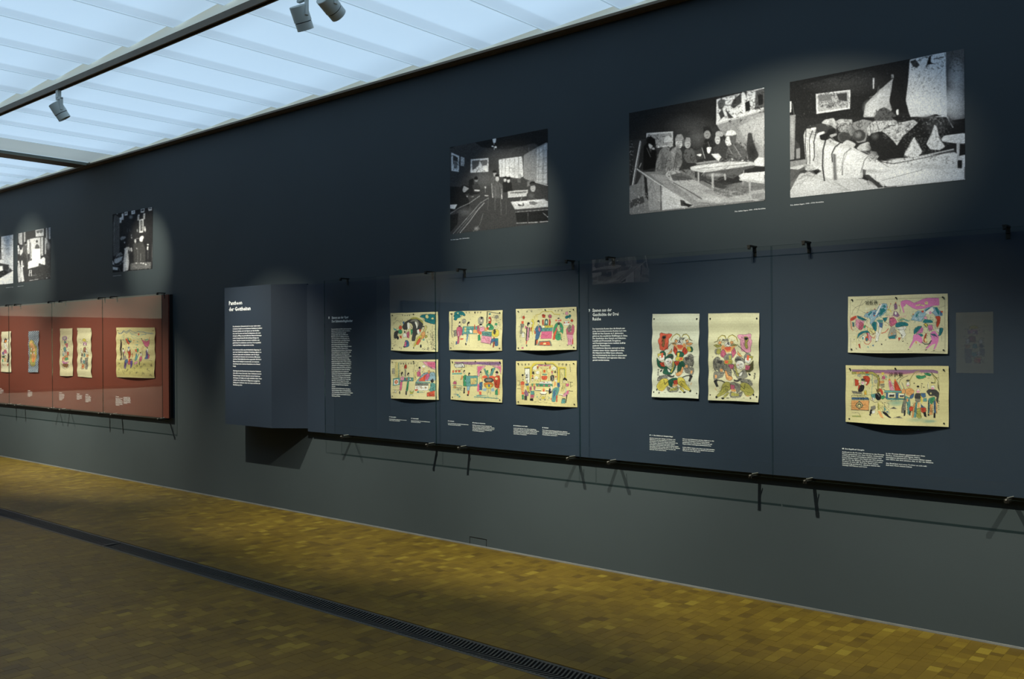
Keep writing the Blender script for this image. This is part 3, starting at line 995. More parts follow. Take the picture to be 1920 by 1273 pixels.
art('guard_pink', (1210,575,6.70), [(785,88),(1425,80),(1420,1198),(790,1168)], (120,205), (224,216,168), _mir(_guard%dict(f='P',f2='l',a='l',r='u',g='g',g2='d',y='l',m='g')))
art('battle_bridge', (1580,545,9.366), [(85,105),(1840,45),(1845,1102),(95,1095)], (260,150), (222,212,164), """
L K 2.5 125,165 500,160 1795,120
L K 2.5 128,165 140,1065 1800,1075 1795,120
L K 4 340,170 300,260 250,400
L K 4 400,190 340,250 230,290 180,350 160,430
L K 2 160,260 300,350 400,400
L K 2 370,160 500,100
Q B 370,440 430,390 520,345 580,330 590,360 640,260 690,225 770,225 790,290 760,370 700,440 600,470 540,560 480,600 490,500 420,470 390,470
P t 640,400 700,300 760,340 700,420 640,450
P t 690,280 730,245 760,290 730,310
P t 650,320 680,300 680,350 655,370
P b 600,430 640,370 640,410 600,470
P t 440,420 500,370 520,380 460,450
P b 530,390 580,350 580,400 540,440
H w 44 380,260 780,600 90
P w 660,240 690,235 600,420 570,440
H t 40 380,330 780,520 60
E r 650,245 10,10
E r 560,325 9,9
E r 430,385 9,9
E r 780,290 10,10
E r 555,440 14,12
Q t 250,440 420,510 410,530 340,520 270,490
P r 140,490 170,470 240,440 250,480 190,530 150,540
Q P 230,500 380,540 370,620 300,700 230,620
Q u 300,560 350,560 380,640 330,700 280,680
Q t 170,560 205,570 205,640 180,640
H r 44 140,440 440,720 34
H b 34 160,440 440,680 30
H k 20 150,440 440,700 26
P n 360,640 400,600 420,620 390,670
L r 10 140,500 160,680 180,700
L r 7 400,620 440,640
Q t 260,840 270,770 330,720 440,700 520,710 540,750 480,750 380,740 300,790 265,850
Q t 500,600 560,540 600,560 600,700 570,720 540,660 520,620
Q w 590,530 660,520 700,660 650,800 640,640
Q T 600,530 640,510 710,520 710,560 640,570
Q b 640,570 710,570 700,660 650,640
Q t 700,480 790,470 770,520 740,560 720,520
L K 3 330,760 280,870 330,910
Q Y 440,640 560,690 580,740 500,760 440,700
Q P 430,750 460,740 520,830 510,880 470,890
Q r 425,750 440,740 460,800 445,830
L c 8 480,700 560,770 520,780 590,740
L r 9 380,900 410,940 470,945 510,890
E r 430,850 32,46
E t 430,860 20,30
E w 365,830 24,30
E t 360,840 12,26
L r 9 490,800 560,840 580,790
Q r 280,945 310,940 325,1020 300,1010
L l 5 250,800 240,900 260,980
P K 230,1000 260,1030 250,1045
P K 190,870 225,845 200,880
H l 30 180,760 560,980 40
Q w 580,700 650,750 640,860 620,900 590,880 600,780
P k 575,905 620,880 600,910
P k 680,930 720,940 700,965
P b 530,960 560,950 560,980 540,980
P T 430,990 470,985 470,1010
Q u 820,480 900,470 960,560 900,620 840,640 820,560
Q p 830,500 930,500 960,560 880,600 840,570
L k 5 830,490 900,480
L c 7 740,540 830,610 900,660 960,720 1040,775
L r 12 690,750 760,730 810,670
L r 5 745,600 770,620
H b 24 740,480 900,640 22
H p 30 790,440 1140,470 50
Q m 880,440 900,370 950,370 1000,440 960,470
Q m 900,250 930,210 955,260 960,320 910,340
H m 30 870,230 980,440 34
E w 930,400 18,26
L k 4 925,215 930,260
L y 14 790,330 830,340 850,380
E r 840,235 9,9
E r 930,212 10,10
E r 990,262 9,9
L K 4 840,240 820,300 790,350
L K 4 990,265 1010,330 1010,400
L K 3 750,440 880,440
Q a 960,500 1010,480 1080,490 1060,540 980,540
L T 18 1000,520 1080,510 1160,540
H t 30 990,480 1190,560 26
Q t 925,610 950,570 1030,550 1110,560 1160,590 1150,630 1080,625 990,645 935,650
Q w 940,660 1040,640 1120,640 1110,690 1000,690
H K 24 960,640 1140,700 18
Q G 850,640 920,640 960,780 960,840 860,850 800,800 830,720
Q t 810,820 850,800 950,780 930,850 830,850
H r 20 800,700 960,850 22
H b 30 800,640 960,860 22
Q O 850,750 890,740 870,790
Q w 990,700 1080,690 1120,780 1060,860 1040,790
P K 1030,770 1060,780 1050,810
Q r 985,830 1035,830 1000,890
P k 1050,895 1090,880 1070,905
P k 1130,925 1165,930 1150,940
P k 750,870 790,860 770,880
H g 20 1040,780 1130,900 22
P h 1015,200 1050,180 1110,165 1170,175 1250,220 1330,190 1410,150 1500,128 1690,130 1695,262 1600,262 1500,300 1400,320 1310,335 1230,310 1170,270 1120,235 1090,240 1090,270 1060,300 1080,360 1085,390 1070,400 1040,310 1015,250
L m 5 1015,200 1050,180 1110,165 1170,175 1250,220 1330,190 1410,150 1500,128 1690,130
L m 5 1600,262 1500,300 1400,320 1310,335 1230,310 1170,270 1120,235
L Y 22 1290,265 1360,250 1430,270
E Y 1470,220 30,30
H k 14 1290,180 1510,285 20
H u 16 1610,140 1690,255 18
L m 4 1240,240 1330,235 1400,250 1430,230
E h 1075,250 30,30
L m 4 1050,230 1100,240 1080,270 1060,255
Q B 1200,520 1240,440 1320,350 1400,370 1480,300 1580,280 1680,330 1750,400 1760,440 1640,450 1560,380 1460,420 1430,500 1380,550
P w 1480,330 1580,290 1600,350 1530,420 1450,400
P t 1610,290 1660,290 1700,380 1690,440 1640,360
P b 1700,340 1750,390 1740,440 1710,430
P t 1290,430 1320,390 1350,380 1320,450 1280,490
P t 1440,350 1520,300 1540,310 1460,370
H w 40 1220,350 1440,550 70
H t 40 1210,360 1440,550 50
E r 1405,370 22,20
E r 1240,420 10,10
E r 1740,370 20,16
E P 1540,390 24,30
Q r 1620,460 1690,440 1720,470 1710,570 1660,660 1640,600 1660,510
H K 50 1420,440 1660,620 26
Q t 1250,720 1270,670 1330,630 1400,625 1380,660 1310,730 1260,780
Q h 1290,770 1350,700 1390,645 1420,660 1410,740 1330,760
Q t 1290,770 1400,765 1420,800 1350,830 1290,800
Q y 1430,600 1460,575 1500,610 1470,645
L K 5 1425,600 1460,570 1505,612 1470,650 1425,600
P t 1400,560 1440,500 1560,520 1600,560 1560,570 1440,570
Q P 1420,470 1470,450 1490,500 1440,500
Q h 1500,620 1570,600 1590,680 1520,720
H t 50 1400,500 1640,720 30
H k 40 1400,500 1660,800 22
H u 24 1480,600 1640,760 24
P h 1250,780 1330,770 1400,830 1420,930 1370,930 1340,900 1290,880 1250,930 1220,980 1200,1020 1180,1010 1240,880
P h 1540,740 1620,700 1690,810 1680,900 1640,1000 1620,1040 1600,1030 1640,930 1570,950 1510,1010 1480,1030 1460,1020 1550,920 1560,860
L m 4 1250,780 1240,880 1180,1010
L m 4 1640,930 1600,1030
L k 4 1550,920 1460,1020
Q r 1440,800 1470,740 1480,780 1450,850 1500,910 1440,920 1420,880
P Y 1440,850 1470,840 1490,900 1450,910
L K 18 1400,910 1450,945 1520,940 1560,880
L g 10 1400,905 1450,938 1520,932
Q b 1530,760 1620,760 1660,810 1580,790
Q t 1690,660 1730,650 1770,660 1760,710 1720,790 1670,800 1700,740
Q w 1650,670 1700,670 1690,740 1640,700
L K 4 1540,760 1620,790 1680,830
L b 8 1540,790 1560,820
L b 6 1600,800 1610,830
P o 1285,900 1310,900 1300,950
P k 1150,1040 1190,1030 1170,1050
P k 1445,1045 1500,1030 1470,1058
P k 1580,1055 1635,1040 1610,1062
P k 1350,950 1375,955 1360,968
G g 1175,630 18 5 0,24
G g 1730,800 18 4 0,24
L K 3 1680,300 1800,265
L g 3 1720,600 1780,640 1740,700
""")
art('battle_court', (1575,675,8.93), [(92,90),(1812,107),(1812,1120),(95,1035)], (260,150), (226,212,148), """
P m 190,165 1560,170 1640,195 1640,240 1560,225 1300,215 1060,240 900,235 650,220 300,215 200,200
S u 900,230 500,30 .35
L K 3 190,165 1500,172 1640,190
Q l 195,200 550,200 650,270 650,560 625,560 625,290 530,235 195,240
E O 300,215 34,16
E r 450,210 34,14
H K 36 200,200 660,280 30
L K 4 195,200 550,200 655,275
L K 4 195,240 520,240 625,300 630,480
L T 8 540,240 535,570
E G 320,265 36,22
E G 600,360 34,34
E Y 505,420 34,40
H K 40 280,240 640,470 30
P T 430,240 500,240 490,262 440,262
Q r 375,290 410,265 470,270 505,310 490,380 440,440 430,370
Q r 245,320 310,345 320,400 290,440 250,435
L K 3 235,320 235,440
Q r 310,420 350,430 330,500 300,505
P K 350,325 375,312 415,325 415,352 355,350
E s 320,372 14,18
E s 435,385 14,18
Q w 350,370 380,355 410,375 405,415 370,425 352,400
E P 378,385 18,20
Q k 330,440 360,420 405,425 410,470 385,530 345,540 300,530 320,490
L g 2 350,440 340,520
L g 2 380,440 370,520
Q g 200,520 360,545 380,570 220,560
H k 30 200,520 380,600 26
Q y 405,520 445,510 455,585 410,585
P o 420,540 435,540 435,580 420,580
Q Y 200,600 520,580 525,640 200,630
H k 20 200,590 380,610 20
Q b 200,630 475,630 495,665 200,665
H k 50 205,632 480,663 24
L K 3 200,670 500,668
Q O 195,685 495,680 490,840 195,835
L k 7 190,838 495,845
L k 5 495,685 492,845
Q T 265,770 330,685 400,765 330,825
E k 332,760 56,56
E Y 332,760 46,46
E K 332,762 34,34
E Y 332,770 20,20
H c 44 200,690 490,830 40
L K 4 210,885 320,885 365,950
P l 210,935 365,930 365,960 210,955
L T 4 210,945 365,948
Q T 520,580 600,560 620,600 590,640 540,630
Q w 540,620 590,640 580,680 545,670
L k 6 545,630 560,665
Q k 590,570 640,545 690,580 690,660 640,680 600,640
Q c 610,500 660,475 680,520 650,545 615,535
P r 655,480 690,480 720,520 730,575 700,590 680,540
L k 7 690,480 750,500
L k 7 600,480 625,520
L w 4 610,575 625,560 640,580
L w 4 650,580 660,610
L K 8 670,440 750,450
L K 8 690,465 750,450
Q n 690,600 750,590 770,620 720,660 690,640
Q Y 640,700 690,680 760,760 830,830 850,910 790,870 710,850 690,900 750,970 700,950 650,860
P l 640,720 660,720 680,830 650,830
P O 645,850 690,850 760,970 700,950
P T 740,780 790,820 760,850
P b 780,850 820,850 830,890
H b 30 720,740 850,900 26
H k 30 640,690 840,900 26
Q g 530,780 600,760 610,810 560,840 530,830
P k 520,830 555,830 550,890 525,920 510,910
P k 495,900 545,925 520,935
Q w 545,860 600,830 605,880 560,900
L K 5 500,850 530,920
P k 720,850 800,880 870,960 850,965 780,920 740,890
L k 14 820,925 875,960
L K 6 510,660 590,710 640,700
L K 5 740,710 830,720 825,790
Q p 700,280 740,262 762,300 740,330 705,320
H K 24 670,230 790,350 26
P y 690,210 740,210 730,250 700,250
P T 750,240 790,290 770,300
Q O 665,355 740,350 735,390 670,395
P c 650,300 665,300 665,440 645,440
Q g 670,410 740,400 745,430 680,432
Q P 810,330 850,340 880,430 910,500 905,520 840,510 815,430
P u 820,360 845,370 870,440 840,460
P o 815,318 838,318 845,345 815,350
L K 3 828,250 828,320
Q r 910,340 935,340 980,430 1030,520 925,522 905,430
P o 905,325 935,325 940,355 908,358
L K 3 922,270 922,330
L T 7 940,350 990,400 1035,500
L k 6 945,340 990,300 1030,292
L k 6 990,390 1010,330 1070,290 1130,270
L T 7 860,380 900,400
P T 740,510 1090,520 1090,545 745,540
Q b 740,545 1090,550 1090,640 770,640
Q Y 745,550 775,555 770,630 745,600
Q w 810,550 930,555 930,630 812,628
L y 8 812,552 930,555 930,628 812,626 812,552
Q K 830,580 915,580 910,615 825,615
Q w 985,560 1080,565 1080,635 985,632
L y 8 987,562 1080,565
L y 8 987,562 987,630 1080,634
P K 1000,590 1075,590 1070,620 1005,620
Q T 770,640 1090,645 1090,670 800,665
L K 4 740,510 1090,518
L K 3 780,690 1080,700
S T 950,720 140,50 .5
P g 840,815 910,780 980,815
P K 870,805 910,785 950,810
L K 4 910,960 1070,968
P g 940,950 1040,945 1060,965 920,962
P k 965,940 1030,942 1020,955 975,955
L K 5 1030,375 1070,470 1090,570
L G 5 1040,385 1080,480
Q O 1030,520 1060,480 1090,490 1090,560 1040,560
Q Y 1100,350 1140,320 1170,350 1180,430 1150,480 1110,440
Q w 1110,390 1150,360 1165,410 1140,450 1112,430
E P 1135,430 16,16
P K 1105,340 1160,335 1165,360 1110,365
L l 12 1160,360 1190,290 1250,210 1330,190
L K 3 1168,350 1200,280 1260,205
Q O 1100,490 1180,470 1250,520 1230,560 1180,600 1120,590 1095,540
Q b 1180,600 1240,560 1245,620 1200,650 1170,640
Q T 1100,600 1180,640 1180,660 1110,680 1095,640
Q T 1110,680 1180,670 1190,780 1170,920 1150,900 1140,780
P O 1120,650 1145,640 1150,700 1125,700
Q g 1050,800 1080,680 1115,650 1110,830 1080,890 1045,880
L k 6 1075,660 1045,800 1045,880
H k 30 1050,660 1190,880 26
P k 1085,840 1115,840 1110,930 1085,935
P K 1085,560 1100,640 1095,700 1080,640
P k 1280,440 1310,430 1330,450 1320,468 1285,465
Q s 1275,510 1300,480 1330,490 1345,530 1310,555 1280,545
E P 1308,535 28,20
Q K 1250,620 1265,560 1355,560 1360,640 1330,660 1260,650
Q g 1265,650 1360,655 1350,700 1300,715 1265,690
P Y 1240,600 1255,570 1240,700 1225,740
P y 1350,560 1380,620 1385,740 1360,700
Q b 1355,560 1430,560 1440,620 1400,640 1360,610
Q T 1400,650 1450,640 1460,700 1400,700
Q O 1240,740 1270,700 1270,800 1250,860 1245,960 1215,970 1225,850
Q l 1290,820 1350,800 1380,970 1330,980 1290,940
P O 1310,720 1340,720 1340,800 1310,800
Q T 1270,720 1300,700 1290,960 1250,960 1260,850
Q r 1165,800 1200,770 1240,790 1230,850 1180,860
P k 1175,850 1200,855 1195,930 1175,920
Q b 1360,740 1400,780 1450,820 1410,830 1365,800
Q r 1355,800 1440,800 1455,860 1400,890 1370,870
P k 1400,880 1445,870 1460,960 1420,945
H k 30 1200,700 1400,960 26
L K 5 1475,380 1465,430 1480,560
L w 6 1470,390 1478,550
P Y 1500,385 1580,370 1595,400 1585,440 1510,440
P K 1520,375 1560,385 1590,370 1590,400 1520,400
Q w 1520,440 1570,430 1585,480 1555,515 1525,490
E P 1548,485 24,24
L l 12 1575,390 1600,320 1560,260 1540,240
Q K 1440,530 1490,490 1530,500 1600,500 1660,560 1650,650 1600,620 1580,600 1500,610
E Y 1520,565 12,16
Q n 1500,640 1590,620 1590,680 1560,700 1540,760 1510,720
Q T 1480,660 1510,640 1500,900 1480,880
Q O 1510,750 1550,740 1555,920 1500,920
P k 1475,680 1490,680 1485,900 1510,930 1475,940
Q b 1570,700 1600,680 1610,890 1580,900
P O 1610,680 1625,690 1630,900 1615,900
P k 1570,890 1600,890 1600,975 1570,970
P K 1610,640 1650,640 1640,740 1615,700
H k 50 1480,630 1640,900 26
Q n 1265,265 1330,262 1360,280 1420,260 1440,290 1380,320 1310,325 1270,295
Q n 1400,225 1480,225 1530,250 1500,280 1430,262
H k 20 1265,220 1530,320 24
L d 8 1520,210 1560,260 1600,300 1640,360 1660,530
L d 6 1560,270 1620,310 1650,300
L d 7 1530,230 1580,330
P d 1620,360 1640,430 1660,530 1635,480
L K 3 1640,240 1650,340
E k 1240,395 14,7
E k 1370,402 14,6
E k 1400,462 14,8
L T 4 1440,1020 1590,1025
S T 1500,1030 120,30 .4
S T 1300,1000 160,40 .25
G K 1645,690 18 5 0,34
G k 1355,425 16 3 0,22
""")
art('procession', (205,600,10.61), [(130,165),(893,148),(903,1160),(138,1137)], (120,120), (222,206,140), """
P a 150,815 890,805 900,1150 142,1130
S l 500,980 340,150 .35
L b 8 165,265 200,290 240,270 280,225 330,255 380,225 410,210 450,250 520,260 560,240 600,250 660,250 740,270 860,280
L b 6 175,290 230,285 280,245 330,280 390,240 450,290 500,280 560,290 640,290 720,285
L T 6 400,270 440,310 500,310 540,330 600,330 660,300 720,300
L T 5 430,330 480,375 540,365 570,390 640,370
L B 4 560,230 640,235 760,265 850,260
E r 570,295 12,22
Q k 225,400 240,400 248,560 240,740 250,810 215,810 232,740 212,540
H K 30 270,300 350,520 40
H T 18 260,320 320,500 40
Q R 330,385 400,480 380,505 345,450
Q T 365,365 430,385 440,440 400,470 375,420
P y 385,370 425,385 430,420 400,420
P K 370,370 390,420 430,450 400,470 375,430
P r 320,385 360,385 390,490 370,490
E o 490,420 8,14
E O 475,465 6,10
P T 530,440 570,430 570,450
P T 500,505 570,490 565,515
P T 480,550 510,548 500,560
Q p 635,385 680,420 740,440 800,390 790,480 760,550 700,520 665,450
P K 625,365 660,375 640,395
P T 710,395 780,375 770,395 720,410
L r 6 800,350 790,390
H u 14 660,420 790,530 30
L K 6 700,520 760,560
P k 740,550 775,550 770,575
Q w 745,580 775,575 780,640 750,640
Q v 740,610 755,600 760,680 790,700 780,780 700,780 730,720
Q u 765,680 795,700 790,770 770,775
P b 730,700 760,700 740,780 710,775
Q w 265,610 290,590 310,620 290,660 265,640
P k 265,580 290,570 298,592 268,598
P u 290,640 318,625 310,680 295,680
P K 262,660 282,650 288,740 265,740
P g 270,740 320,710 350,780 310,800 260,800
L k 3 340,540 330,600
Q w 380,570 410,560 405,620 380,640
Q r 350,620 385,650 430,590 430,700 410,780 380,770 385,700
P b 365,560 400,540 410,560 380,575
Q O 440,690 465,670 475,730 455,760
L O 6 495,620 500,740
H K 20 360,540 440,640 20
Q v 320,800 370,780 385,850 350,870 340,990 320,980 325,900 305,980 295,960 310,880
Q u 380,830 440,820 450,880 400,905 375,880
Q v 430,820 480,810 480,880 455,960 440,975 435,900
P r 390,790 430,780 430,850 400,850
P K 420,790 460,780 470,800 420,810
E b 350,830 30,40
Q R 520,600 560,580 600,600 570,650 530,640
P n 555,580 590,570 590,640 560,650
P k 535,560 545,540 550,570
Q T 530,680 550,670 560,740 585,670 580,720 560,810 520,830 520,760
P w 550,680 570,680 565,740
Q P 510,860 580,820 580,870 520,900
Q w 620,670 650,665 640,720 620,710
P k 610,650 635,645 640,665 615,668
Q u 610,740 640,720 665,770 650,830 610,830
P K 610,840 630,840 622,910 608,900
L K 4 650,620 665,700 660,760
H K 16 645,530 690,650 26
H r 8 655,540 700,600 20
L K 5 155,800 350,800
L K 4 470,800 690,800 790,800 850,820
H K 10 165,840 205,910 40
H K 10 225,900 265,970 40
H k 12 355,970 395,1040 36
H K 10 430,1000 475,1070 36
H k 10 560,890 590,930 30
H K 10 635,920 670,970 36
H K 10 690,870 730,920 36
H k 10 810,870 840,920 36
H K 10 760,960 800,1020 36
H K 10 560,1020 600,1060 36
H K 10 690,1040 725,1090 36
H K 10 285,1000 330,1060 36
H K 8 165,970 205,1040 36
H K 8 830,1060 850,1110 36
H K 8 500,950 530,1000 36
""")
art('scroll_boat', (100,605,11.07), [(133,122),(397,122),(397,1115),(133,1100)], (50,110), (222,208,156), """
E m 240,330 52,46
E G 240,330 30,28
H k 24 180,290 340,420 30
Q T 220,400 260,380 270,440 235,460
Q O 240,430 275,430 270,470 245,470
Q u 255,450 300,430 290,520 265,520
P r 225,460 255,465 250,480
P r 180,480 200,475 195,495
P c 155,560 175,555 172,575
Q T 205,540 240,500 265,540 265,600 240,620 215,580
Q w 290,560 315,550 310,600 292,600
P m 240,590 270,590 268,660
Q w 190,600 230,610 240,680 210,670
P T 190,640 210,650 215,710 195,700
Q R 290,610 325,620 315,690 290,680
Q O 215,720 240,690 290,680 320,720 300,780 240,790
Q n 240,740 300,720 320,770 270,790
P r 190,720 215,720 215,790 195,790
H K 40 180,500 340,800 26
H k 20 190,500 340,800 20
Q h 185,790 225,820 290,830 340,810 310,850 250,865 205,845
Q c 190,870 240,850 320,860 330,890 290,940 250,930 200,910
H K 20 190,870 330,950 24
L k 4 175,850 190,930 250,965 320,935 345,890
L w 5 340,850 335,920
H r 10 230,860 290,940 20
""")
art('scroll_ancestors', (100,605,11.07), [(490,112),(773,110),(787,1148),(500,1130)], (50,110), (224,212,160), """
Q y 605,360 625,335 655,335 675,365 680,395 610,395
Q P 610,420 630,405 660,410 680,430 670,470 620,480
Q w 630,430 650,425 652,480 638,485
P m 610,430 625,420 630,480 612,490
P m 665,430 690,410 685,480 668,480
H k 34 555,340 725,520 26
Q c 630,520 670,510 690,560 670,620 630,620
Q w 575,580 600,570 605,640 580,640
Q w 675,570 700,565 705,640 682,645
P u 650,540 670,540 665,600
Q K 570,660 600,650 600,710 575,710
Q O 670,670 715,660 710,720 680,720
Q T 620,650 650,640 655,720 620,720
Q w 600,780 620,780 622,850 602,850
Q w 680,780 705,780 705,840 682,840
Q g 565,730 600,720 600,830 570,850
Q g 660,740 715,730 715,900 670,900
P T 625,790 660,790 660,860 630,860
Q O 590,870 640,870 650,950 600,980
P r 600,900 630,900 600,980
Q g 665,900 715,900 710,980 670,970
H k 70 565,520 720,980 26
H K 40 560,520 720,980 26
H r 16 590,540 700,960 16
H o 14 590,540 700,960 16
""")
art('scroll_blue_lattice', (0,610,12.73), [(680,150),(905,135),(910,1115),(680,1112)], (46,100), (212,208,190), """
X b 672,130 915,1118 40 52
Q l 705,380 740,345 790,370 820,440 870,500 870,700 850,930 790,985 735,960 700,800 720,640 700,500
E O 745,420 30,56
Q O 740,450 790,420 830,520 830,620 750,620 730,540
E y 745,400 16,30
Q w 735,540 760,535 760,580 740,585
Q O 750,700 800,640 850,700 840,800 820,880 770,880 745,800
P c 765,560 785,560 780,660 765,650
Q w 735,640 760,640 760,690 740,690
Q w 805,640 830,640 830,690 808,690
Q y 835,640 865,650 870,720 845,720
P o 770,780 820,760 830,880 780,880
Q l 730,890 850,880 850,950 790,985 740,950
H c 34 710,360 860,960 34
H k 10 710,330 860,400 30
H l 20 710,400 860,960 34
""")
art('scroll_official', (0,610,12.73), [(25,145),(255,145),(255,1118),(38,1112)], (46,100), (222,210,166), """
E G 80,380 34,50
E w 80,380 20,32
E G 180,375 34,46
E w 180,375 20,30
E K 125,380 36,60
E o 132,390 24,34
L K 4 110,320 125,300 140,320
Q w 110,450 130,430 160,470 165,570 125,570 108,500
L u 5 160,480 165,570
Q w 175,570 190,560 195,660 180,690
P r 55,560 70,560 60,580
Q u 95,600 140,590 165,650 160,700 110,690
Q v 60,660 95,640 105,720 70,720
Q N 55,750 110,740 110,790 60,790
Q K 185,700 215,690 215,900 180,900
Q w 120,690 160,680 160,720 120,740
P n 65,830 85,820 95,890 70,890
Q O 110,800 150,800 150,880 120,880
L K 5 70,900 100,990
L K 4 60,1040 70,940
H K 50 50,600 215,960 36
H r 20 60,600 210,960 26
H y 10 60,740 140,930 26
P r 180,940 210,930 205,980 185,985
P K 185,960 205,960 200,990
""")
# ---------------- black and white photographs
art('photo_tearoom', (820,220,4.897), [(120,279),(1014,106),(1019,960),(122,1073)], (210,200), (62,62,62), """
P 1 120,279 1014,106 1014,330 900,240 640,300 420,280 300,200 120,300
S 3 650,360 200,90 .5
S 4 420,560 120,90 .5
P 2 120,300 130,280 130,640 120,640
P 8 135,328 208,360 205,506 135,495
P 2 150,350 195,375 195,440 150,430
P 4 155,400 195,410 190,470 160,470
H 1 14 140,345 205,490 26
P 7 223,365 257,375 255,452 222,448
H 2 8 225,370 255,445 16
P 8 316,390 480,376 478,502 312,512
P 3 325,402 400,395 385,450 330,490
P 4 400,400 470,392 465,440 420,450
H 2 34 325,395 470,495 26
P 9 440,455 460,450 462,490 440,490
P 9 515,200 550,195 545,240 522,240
L 9 5 530,240 532,300
E 9 518,270 12,6
E 9 545,278 10,10
E 1 533,262 12,10
P 5 800,350 920,280 1014,230 1014,620 900,600 800,560
P 8 572,390 785,360 800,545 740,560 700,555 640,545 580,550
L 4 3 605,388 600,545
L 4 3 635,385 632,545
L 4 3 672,380 668,550
L 3 2.5 718,372 715,552
L 3 2.5 755,368 755,550
H 5 30 580,380 790,540 22
L 3 5 790,355 800,545
P 7 920,300 1010,245 1012,610 915,590
L 3 2.5 940,290 935,600
L 3 2.5 975,270 975,605
L 4 3 920,340 1012,300
L 4 3 920,400 1012,370
L 4 3 918,460 1012,440
L 4 3 916,520 1012,510
L 4 3 916,570 1012,570
L 8 5 905,595 1014,625
P 2 905,600 1014,630 1016,760 940,740 900,650
S 5 860,480 60,60 .7
P 1 295,580 340,560 345,620 385,610 400,700 300,720
E 5 366,572 16,24
P 1 345,560 366,540 382,560 378,575 350,575
P 2 330,625 370,605 405,640 400,690 340,690
P 8 345,665 400,668 398,680 350,678
P 1 210,650 250,620 305,640 300,700 230,720
P 6 232,690 250,630 300,655 260,690
P 7 240,725 290,722 285,735 245,735
P 6 310,735 345,722 340,732
P 3 505,560 530,530 550,560 545,730 520,740 500,640
E 6 537,522 14,24
E 1 535,500 20,12
P 3 525,640 535,600 575,590 610,630 605,740 530,745
E 7 560,565 16,26
E 1 558,535 20,12
L 6 4 508,610 515,730
L 6 4 600,660 605,750
L 8 5 515,700 518,738
L 8 5 598,710 600,750
P 1 610,600 640,585 690,600 700,680 615,690
E 7 630,575 12,20
E 7 662,580 14,22
P 1 615,555 640,540 645,565 618,565
P 1 645,550 680,545 678,570 650,575
P 2 700,600 740,570 800,600 800,660 720,670
E 6 765,540 18,22
P 3 740,560 770,565 775,600 745,600
E 5 865,545 24,26
P 5 840,540 865,520 895,545
P 4 835,590 890,570 905,600 830,640
P 7 655,680 840,665 835,720 660,735
P 4 670,690 830,676 825,690 680,700
H 2 14 680,680 800,700 16
L 9 3 655,735 835,722
P 8 440,635 460,638 450,660
L 6 3 450,660 450,690
P 7 440,715 480,715 475,725 445,725
P 2 820,750 830,700 870,680 920,690 945,745
E 6 885,650 24,34
E 1 882,608 28,20
P 2 862,610 905,605 905,625 862,630
P 7 682,775 980,748 1018,770 1018,820 720,845
P 8 690,778 960,752 1000,768 730,800
P 4 845,775 890,768 930,785 900,805 860,800
P 2 730,785 745,785 750,812 805,815 800,785 790,785 795,812
L 2 10 715,850 1018,828
L 7 3 722,868 1018,845
P 1 725,875 1018,850 1018,950 740,965
L 7 7 735,970 830,965
L 7 7 845,965 925,960
L 7 7 945,958 1018,952
L 8 4 975,875 1018,912
L 4 3 840,870 838,960
S 2 560,880 150,120 .7
L 5 2.5 540,750 540,850
L 2 2.5 554,560 558,560
L 2 2.5 563,560 567,560
L 2 2.5 556,578 564,578
L 2 2.5 876,640 882,640
L 2 2.5 889,640 895,640
L 3 2.5 880,662 890,662
L 1 3 855,700 880,750
L 4 3 540,640 545,730
L 1 3 580,640 590,730
S 5 870,720 30,30 .3
S 6 730,480 40,60 .4
L 5 2.5 590,750 596,900
L 4 2.5 480,740 470,850
L 4 2 640,770 640,880
P 1 120,640 210,640 300,760 300,860 220,850 120,870
P 8 120,805 190,800 165,845 120,838
L 7 4 120,888 210,830 300,790 400,720
L 7 3.5 150,1070 230,980 330,870 400,790 480,740
L 8 4 215,1060 300,960 380,850 440,785
L 6 2.5 190,1062 280,950 360,860
L 5 3 340,1045 400,980 430,880
S 7 370,1020 26,20 .6
S 4 260,860 70,50 .5
P 1 120,900 200,880 190,980 120,1060
S 2 620,1000 300,60 .5
""", gray=1)
